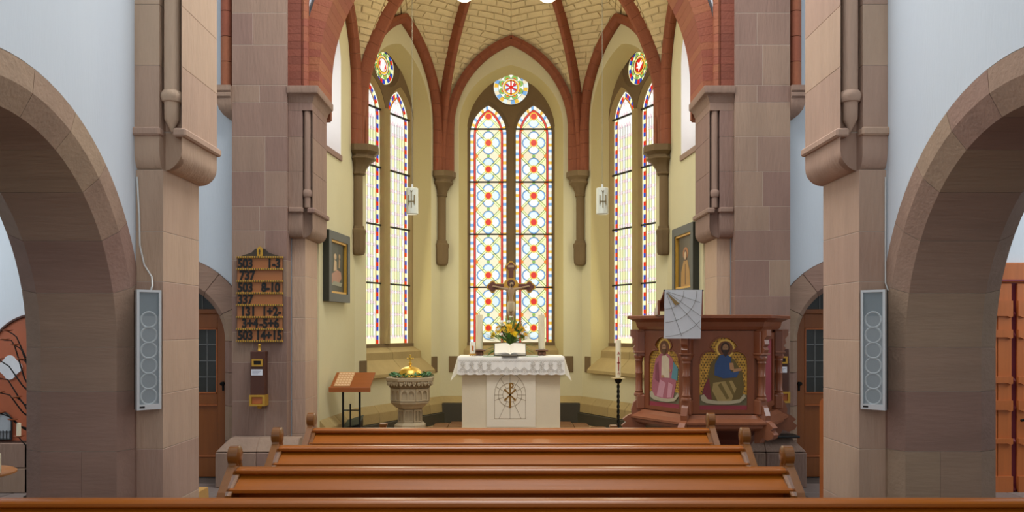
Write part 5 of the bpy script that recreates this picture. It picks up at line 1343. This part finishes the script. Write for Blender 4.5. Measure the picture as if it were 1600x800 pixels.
# ---- loudspeakers on the front piers
for s, sd in SIDES:
    cxs, cys = s * 2.375, 5.435; an = s * radians(44)
    zb, zt_ = PZ(640, 5.42), PZ(453, 5.42)
    def sp(a, c, d, s=s, an=an, cxs=cxs, cys=cys):   # a across (towards +x), d towards the front
        ca, sa = cos(an), sin(an); ax, fy_ = (ca, -sa), (-sa * 1.0, -ca)
        # front normal turns towards the nave centre
        return (cxs + a * ca - d * sa * 1.0, cys - a * sa * 1.0 - d * ca, c)
    t = thing('column_speaker', (cxs, 5.5, zb), ('tall silver column loudspeaker on the left front pier' if s < 0 else 'tall silver column loudspeaker on the right front pier'), 'speaker')
    an2 = -an
    def sp(a, c, d): return (cxs + a * cos(an2) + d * sin(an2) , cys + a * sin(an2) - d * cos(an2), c)
    hw = .074
    B().hexa([sp(a, c, d) for c in (zb, zt_) for d in (.02, -.035) for a in (-hw, hw)], .004).obj('cabinet', BLACK, t)
    B().plate([[(-hw - .004, zb), (hw + .004, zb), (hw + .004, zt_), (-hw - .004, zt_)], [(-hw + .012, zb + .035), (hw - .012, zb + .035), (hw - .012, zt_ - .015), (-hw + .012, zt_ - .015)]], .005, .032, sp).obj('frame', SILVER, t)
    g = B().plate([[(-hw + .01, zb + .03), (hw - .01, zb + .03), (hw - .01, zt_ - .013), (-hw + .01, zt_ - .013)]], .018, .024, sp).obj('grille', GRILLE, t)
    B().plate([[(-hw + .01, zt_ - .17), (hw - .01, zt_ - .17), (hw - .01, zt_ - .013), (-hw + .01, zt_ - .013)]], .024, .0245, sp).obj('horn_area', mat('grille_upper', '7f8a8e', .6, 0, (300, .15)), g)
    for k in range(6):
        zc = zb + .085 + k * .1
        b = B(); rings = []
        for rr, d in ((.044, .024), (.050, .0265), (.054, .0265), (.057, .024)): rings.append([sp(rr * cos(2 * pi * i / 24), zc + rr * sin(2 * pi * i / 24), d) for i in range(24)])
        b.loft(rings, caps=False); b.obj('driver_ring', mat('grille_ring', 'a9b1b3', .6, 0), g, smooth=True)
    B().plate([[(-hw + .012, zb + .012), (-hw + .045, zb + .012), (-hw + .045, zb + .024), (-hw + .012, zb + .024)]], .032, .0335, sp).obj('name_plate', BLACK, t)
    B().box(cxs - .03, cxs + .03, 5.47, 5.523, zb + .3, zb + .4).obj('wall_bracket', BLACK, t)
    if s < 0:
        P = [(cxs + .02, 5.44, zt_), (cxs + .022, 5.46, zt_ + .03), (cxs - .0, 5.50, zt_ + .09), (cxs - .055, 5.512, zt_ + .17), (cxs - .085, 5.513, zt_ + .30), (-2.463, 5.513, zt_ + .48), (-2.478, 5.513, 2.65)]
        tag(B().tube(P, .006, 6).obj('speaker_cable', mat('white_cable', 'd9d9d4', .5, 0), None, True), 'thin white cable rising from the left loudspeaker along the pier', 'cable')
    else:
        P = [(2.475, 5.46, zt_ - .002), (2.478, 5.505, zt_ + .05), (2.48, 5.512, zt_ + .3), (2.482, 5.513, 2.65)]
        tag(B().tube(P, .005, 6).obj('speaker_cable', mat('white_cable', 'd9d9d4', .5, 0), None, True), 'thin white cable rising from the right loudspeaker along the pier', 'cable')

# ---- side doors beside the chancel
GLD = mat('leaded_dark_glass', '3a3a34', .15, .1, (4, .3))
for n_, (s, sd) in enumerate(SIDES):
    t = tag(thing('door_%d' % (n_ + 1), (s * DX, 9.2, 0), 'brown wooden side door with leaded glass in the stone arch %s' % ('beside the hymn board' if s < 0 else 'beside the pulpit'), None), kind='structure')
    zt_ = 1.80
    # leaf: stiles, rails, lower panel
    x = lambda u: s * DX + u * (-s)       # u positive towards the nave axis
    def bx(u0, u1, z0, z1, y0, y1, nm, m, par=t, c=.004):
        return B().box(min(x(u0), x(u1)), max(x(u0), x(u1)), y0, y1, z0, z1, c).obj(nm, m, par)
    for u0, u1 in ((-.02, .62),):
        for lo, hi in ((-.62, -.03), (-.0, .62)):
            bx(hi - .13, hi, 0, zt_, 9.18, 9.23, 'stile', WOOD_D); bx(lo, lo + .13, 0, zt_, 9.18, 9.23, 'stile', WOOD_D)
            bx(lo + .13, hi - .13, 0, .22, 9.18, 9.23, 'rail', WOOD_D); bx(lo + .13, hi - .13, .80, .92, 9.18, 9.23, 'rail', WOOD_D); bx(lo + .13, hi - .13, 1.64, zt_, 9.18, 9.23, 'rail', WOOD_D)
            bx(lo + .13, hi - .13, .22, .80, 9.20, 9.22, 'panel', DARKW if False else WOOD_D)
            for z0, z1 in ((.22, .235), (.785, .80), (.92, .935), (1.625, 1.64)): bx(lo + .13, hi - .13, z0, z1, 9.172, 9.2, 'bead', WOOD_O, t, .002)
            for u in (lo + .13, hi - .145): bx(u, u + .015, .92, 1.64, 9.172, 9.2, 'bead', WOOD_O, t, .002)
            gl = bx(lo + .13, hi - .13, .92, 1.64, 9.205, 9.212, 'glass_pane', GLD)
            b = B()
            for k in range(1, 4): b.box(min(x(lo + .13), x(hi - .13)), max(x(lo + .13), x(hi - .13)), 9.198, 9.206, .92 + .18 * k - .004, .92 + .18 * k + .004)
            for k in range(1, 3):
                u = lo + .13 + (hi - lo - .26) * k / 3; b.box(x(u) - .004, x(u) + .004, 9.198, 9.206, .92, 1.64)
            b.obj('lead_cames', mat('lead_light', '8d8f8c', .5, 0, metal=.3), gl, kind='stuff')
    bx(-.62, .62, zt_, zt_ + .05, 9.16, 9.25, 'transom', WOOD_D)
    B().plate([[(s * DX - .60, zt_ + .05), (s * DX + .60, zt_ + .05)] + [(s * DX + q[0], q[1]) for q in arcpts(0, DZ, .62, 0, pi, 20) if q[1] > zt_ + .05]], 9.2, 9.21).obj('fanlight', GLD, t)
    b = B()
    for k in range(-2, 3): b.box(s * DX + k * .16 - .004, s * DX + k * .16 + .004, 9.192, 9.201, zt_ + .05, 2.06)
    b.obj('lead_cames', mat('lead_light', '8d8f8c', .5, 0, metal=.3), t, kind='stuff')
    kb = thing('door_knob', (0, 0, 0), None, None); kb.parent = t; kb.matrix_parent_inverse = Matrix.Translation(-WPOS[t.name])
    B().lathe([(.018, 0), (.02, .006), (.009, .012), (.009, .03), (.02, .038), (.022, .05), (.014, .058)], (0, 0, 0), 14, fn=lambda a, c, d: (x(.555) + a, 9.18 - d, 1.03 + c)).obj('knob', BLACKI, kb, smooth=40)
    B().box(x(.555) - .012, x(.555) + .012, 9.17, 9.181, .95, 1.05, .003).obj('key_plate', BLACKI, kb)
    B().box(s * DX - .62, s * DX + .62, 9.26, 9.3, 0, 2.2).obj('backing', DARKW, t)

# ---- pendant lamps with glass cylinders
PG = mat('frosted_glass', 'dfe2cf', .35, 0, (20, .04))
for px0, side in ((644, 'left'), (941, 'right')):
    D = 10.0; xx = PX(px0, D); z0, z1 = PZ(335, D), PZ(294, D)
    t = thing('pendant_lamp', (xx, D, z0), 'white glass cylinder lamp hanging on a wire before the %s apse window' % side, 'lamp')
    B().lathe([(.066, 0), (.073, .006), (.073, z1 - z0 - .006), (.066, z1 - z0), (.02, z1 - z0)], (xx, D, z0), 24).obj('glass_cylinder', PG, t, smooth=40)
    zc = (z0 + z1) / 2; b = B(); yy = D - .078; GM = mat('lamp_sign', '8a7a52', .5, 0, metal=.3)
    for q, h in ((-.035, .06), (0, .10), (.035, .06)): bar(b, xx + q, zc - h + .015, xx + q, zc + h + .005, .006, .006, yy, yy + .012)
    bar(b, xx - .035, zc - .01, xx + .035, zc - .01, .005, .005, yy, yy + .012); bar(b, xx - .012, zc + .12, xx, zc + .095, .004, .004, yy, yy + .012); bar(b, xx + .012, zc + .12, xx, zc + .095, .004, .004, yy, yy + .012)
    b.obj('sign', GM, t)
    B().lathe([(.012, 0), (.012, .04), (.004, .05)], (xx, D, z1), 10).obj('cap', SILVER, t)
    B().tube([(xx, D, z1 + .04), (xx, D, 6.9)], .0035, 5).obj('wire', mat('wire_grey', '8f8a70', .5, 0), t)
# round globe lamps whose undersides reach into the picture
for px0, py0, r, nm in ((725, -15, .14, 'left'), (856, -14, .15, 'right')):
    D = 10.2; xx = PX(px0, D); zc = PZ(py0, D)
    t = thing('globe_lamp', (xx, D, zc), 'white glass bowl lamp at the top edge of the photo, %s of the vault ridge' % nm, 'lamp')
    B().lathe([(.02, -.13), (.07, -.12), (.115, -.085), (.14, -.03), (.142, 0), (.13, .03), (.05, .06)], (xx, D, zc), 24).obj('bowl', mat('opal_glass', 'f4f2ea', .3, 0, (5, .02), emit=.35), t, smooth=50)
    B().tube([(xx, D, zc + .05), (xx, D, 7.2)], .01, 6).obj('rod', BLACKI, t)
    point('globe_bulb', (xx, D, zc - .30), 17, (1.0, .85, .56), .14)
# ---- left aisle: votive candle wall, table with candle
D = 8.36
bxc, hwv, zb, zt_ = PX(48, D), .43, PZ(690, D), PZ(494, D)
t = thing('votive_board', (bxc, D, zb), 'arched red wooden board with a pale quatrefoil, seen through the left arch', 'board')
zsp = zt_ - .50
out = lancet(hwv, zb, zsp, .52, 12, cx=bxc)
B().plate([out], D - .02, D + .035).obj('board', mat('red_board', 'a85a38', .5, 0, (5, .2), nz2=(3, .12)), t)
b = B(); o2 = out + out[:1]
b.tube([(x, D - .022, z) for x, z in o2], .014, 6); b.obj('dark_edge', mat('edge_brown', '4a2a1e', .5, 0), t)
qx, qz, qr = PX(18, D), PZ(574, D), .062
q = B()
PQ = []
for k in range(4):
    a = k * pi / 2; PQ += [(qx + qr * cos(a) * 1.05 + qr * .92 * cos(a + u), qz + qr * sin(a) * 1.05 + qr * .92 * sin(a + u)) for u in (-1.2, -.8, -.4, 0, .4, .8, 1.2)]
q.plate([PQ], D - .034, D - .02); q.obj('quatrefoil', mat('pale_grey_panel', 'd9dce0', .4, 0), t)
for px0, wv in ((8, .075),):
    xx = PX(px0, D); o3 = lancet(.085, PZ(686, D), PZ(660, D), .11, 8, cx=xx)
    B().plate([o3], D - .03, D - .02).obj('niche', mat('niche_grey', 'aab0b5', .4, 0), t)
    b = B(); b.tube([(x, D - .034, z) for x, z in o3 + o3[:1]], .010, 6); b.obj('niche_frame', BLACK, t)
    b = B()
    for k in range(5): b.tube([(xx - .07 + k * .035, D - .036, PZ(686, D)), (xx - .07 + k * .035, D - .036, PZ(672, D))], .005, 5)
    b.tube([(xx - .085, D - .036, PZ(674, D)), (xx + .085, D - .036, PZ(674, D))], .004, 5); b.obj('niche_bars', BLACK, t)
for x in (-5.5, -5.0, -4.6):
    for z in (0, .25):
        B().box(x - .245, x + .195, 8.28, 8.40, z + .003, z + .245, .006).obj('plinth_stone', STONE, bpy.data.objects['wall_aisle_left'])
DV = 8.08
t = thing('candle_tree', (PX(66, DV), DV, 0), 'black wrought iron candle tree with thin branches and small dishes before the arched board', 'candle stand')
tx = PX(66, DV)
B().tube([(tx, DV, .0), (tx + .01, DV, .6), (tx - .01, DV, 1.2), (tx, DV, 1.7)], .014, 8).obj('trunk', BLACKI, t, smooth=True)
B().lathe([(.16, 0), (.16, .02), (.03, .04)], (tx, DV, 0), 16).obj('foot', BLACKI, t)
rnd = random.Random(9)
for px0, py0, zs0 in ((20, 516, 1.25), (14, 530, 1.05), (31, 538, 1.2), (6, 560, .95), (7, 611, .75), (34, 619, .8), (8, 643, .6), (28, 654, .62), (37, 680, .45), (2, 590, .85), (40, 560, 1.1)):
    ex, ez = PX(px0, DV), PZ(py0, DV); m1 = (tx + (ex - tx) * .4, DV - .05, zs0 + (ez - zs0) * .2 + rnd.uniform(-.05, .05)); m2 = (tx + (ex - tx) * .75, DV - .07, ez - .05 + rnd.uniform(-.03, .05))
    P, _ = polyline_resample([(tx, DV, zs0), m1, m2, (ex, DV - .08, ez - .01)], 10)
    br = B().tube(P, [.009 - .0004 * k for k in range(11)], 6).obj('branch', BLACKI, t, smooth=True)
    B().lathe([(.01, -.012), (.045, 0), (.048, .006), (.01, .004)], (ex, DV - .08, ez), 12).obj('dish', mat('copper_dish', '9a5a35', .4, 0, metal=.5), br, smooth=True)
    if px0 == 37: tag(B().lathe([(.02, 0), (.02, .12), (.006, .125)], (ex, DV - .08, ez + .005), 12).obj('votive_candle', WAX, None, smooth=40), 'small white candle burning down on the lowest dish of the iron candle tree', 'candle')
txx, tyy, tz = -3.92, 6.0, .61
t = thing('round_table', (txx, tyy, 0), 'small round wooden table at the left edge of the photo under the arch', 'table')
B().lathe([(.29, -.02), (.31, -.012), (.31, .0), (.30, .006)], (txx, tyy, tz - .006), 36).obj('table_top', mat('table_wood', 'b5763f', .4, 0, (4, .15)), t, smooth=40)
B().lathe([(.04, .02), (.05, .2), (.035, .4), (.06, .585)], (txx, tyy, 0), 16).obj('pedestal', mat('table_wood', ''), t, smooth=40)
for a in (0, 2.09, 4.19): B().tube([(txx, tyy, .16), (txx + .13 * cos(a), tyy + .13 * sin(a), .12), (txx + .24 * cos(a), tyy + .24 * sin(a), .02)], .018, 8).obj('leg', mat('table_wood', ''), t, smooth=True)
tag(B().lathe([(.043, 0), (.044, .004), (.043, .135), (.038, .14), (.01, .137)], (-3.69, 5.94, tz), 18).obj('pillar_candle', WAX, None, smooth=40), 'thick white candle on the small round table at the left edge', 'candle')

# ---- right aisle door
D = 8.38
t = tag(thing('door_3', (5.35, D, 0), 'big orange pine door with crimson mouldings seen through the right arch', None), kind='structure')
CRIM = mat('crimson_paint', '7a2634', .5, 0, (10, .1))
B().box(4.72, 6.05, D - .01, D + .02, .0, 2.12).obj('backing', CRIM, t)
B().box(4.60, 6.17, D - .05, D + .02, 2.10, 2.30, .01).obj('lintel', WOOD_O, t)
B().box(4.70, 6.07, D - .06, D - .04, 2.11, 2.13, .003).obj('lintel_strip', CRIM, t)
for x in (4.60, 6.05): B().box(x, x + .12, D - .05, D + .02, 0, 2.10, .01).obj('door_post', WOOD_O, t)
zr = [(0, .16), (PZ(692, D), PZ(684, D)), (PZ(640, D), PZ(625, D)), (PZ(598, D), PZ(588, D)), (PZ(527, D), PZ(515, D)), (PZ(494, D), PZ(470, D))]
xs_ = [4.73, 5.03, 5.33, 5.63, 5.93]
for i in range(len(xs_)):
    B().box(xs_[i] + (.0 if i else 0), xs_[i] + .10, D - .055, D - .012, .02, 2.08, .006).obj('stile', WOOD_O, t) if i in (0, 4) else None
x = 4.74
k = 0
for x0_, x1_ in ((4.76, 4.875), (4.88, 5.02), (5.075, 5.22), (5.225, 5.37), (5.43, 5.575), (5.58, 5.72), (5.775, 5.93), (5.935, 6.05)):
    B().box(x0_, x1_, D - .04, D - .01, .02, 2.09, .005).obj('plank', WOOD_O, t)
for z0, z1 in zr:
    for x0_, x1_ in ((4.74, 5.02), (5.075, 5.37), (5.43, 5.72), (5.775, 6.05)):
        zz1 = max(z1, z0 + .05)
        n = 8
        P = [(x0_, zz1), (x0_, z0)] + [(x0_ + (x1_ - x0_) * (i + .5) / n, z0 - (.018 if i in (0, 1, 6, 7) and i % 2 == 1 else 0)) for i in range(n)] + [(x1_, z0), (x1_, zz1)]
        B().plate([P], D - .062, D - .04).obj('rail', WOOD_O, t)
    for x in (5.047, 5.40, 5.747): B().lathe([(.004, -.03), (.024, 0), (.004, .03)], (0, 0, 0), 4, fn=lambda a, c, d: (x + a, D - .03 + c, z0 + .02 + d)).obj('boss', CRIM, t)
B().tube([(5.09, D - .075, .72), (5.2, D - .08, .735), (5.3, D - .08, .72), (5.5, D - .08, .725)], .013, 6).obj('hinge', BLACKI, t)
# ---- smaller things
tag(B().box(2.60, 2.98, 8.575, 8.785, .507, .53, .005).obj('black_tray', BLACK), 'flat black tray lying on the stone plinth right of the pulpit', 'tray')
t = thing('bench_end', (2.66, 7.0, 0), 'narrow tall orange wooden bench end behind the right front pier', 'bench')
B().plate([[(6.75, 0), (7.25, 0), (7.2, .1), (7.2, 1.0), (7.15, 1.04), (6.85, 1.04), (6.85, .3)]], 2.67, 2.71, lambda a, c, d: (d, a, c)).obj('panel', WOOD_O, t)
B().box(2.71, 3.1, 6.85, 7.2, .40, .44, .004).obj('seat', WOOD_O, t)
t = thing('low_bench', (-2.68, 7.1, 0), 'low pale wooden bench end behind the left front pier', 'bench')
B().plate([[(6.9, 0), (7.3, 0), (7.25, .26), (7.05, .26)]], -2.70, -2.64, lambda a, c, d: (d, a, c)).obj('end_panel', mat('pale_wood', 'c79a58', .4, 0, (4, .15)), t)
B().box(-3.1, -2.70, 7.02, 7.28, .22, .255, .004).obj('seat', mat('pale_wood', ''), t)

# ---- groups of look-alikes
for nm, g in (('pendant_lamp', 'glass cylinder pendant lamps'), ('globe_lamp', 'bowl lamps under the vault'), ('column_speaker', 'column loudspeakers on the front piers'),
              ('offering_box', 'offering boxes on the chancel piers'), ('candle_holder', 'square bronze candle holders on the altar'), ('candle', 'tall altar candles'),
              ('paper_sheet', 'paper sheets on the altar'), ('wooden_post', 'small posts behind the last pew'), ('framed_painting', 'paintings on the chancel walls'), ('speaker_cable', 'loudspeaker cables')):
    for o in bpy.data.objects:
        if o.parent is None and o.name.split('.')[0] == nm: o['group'] = g
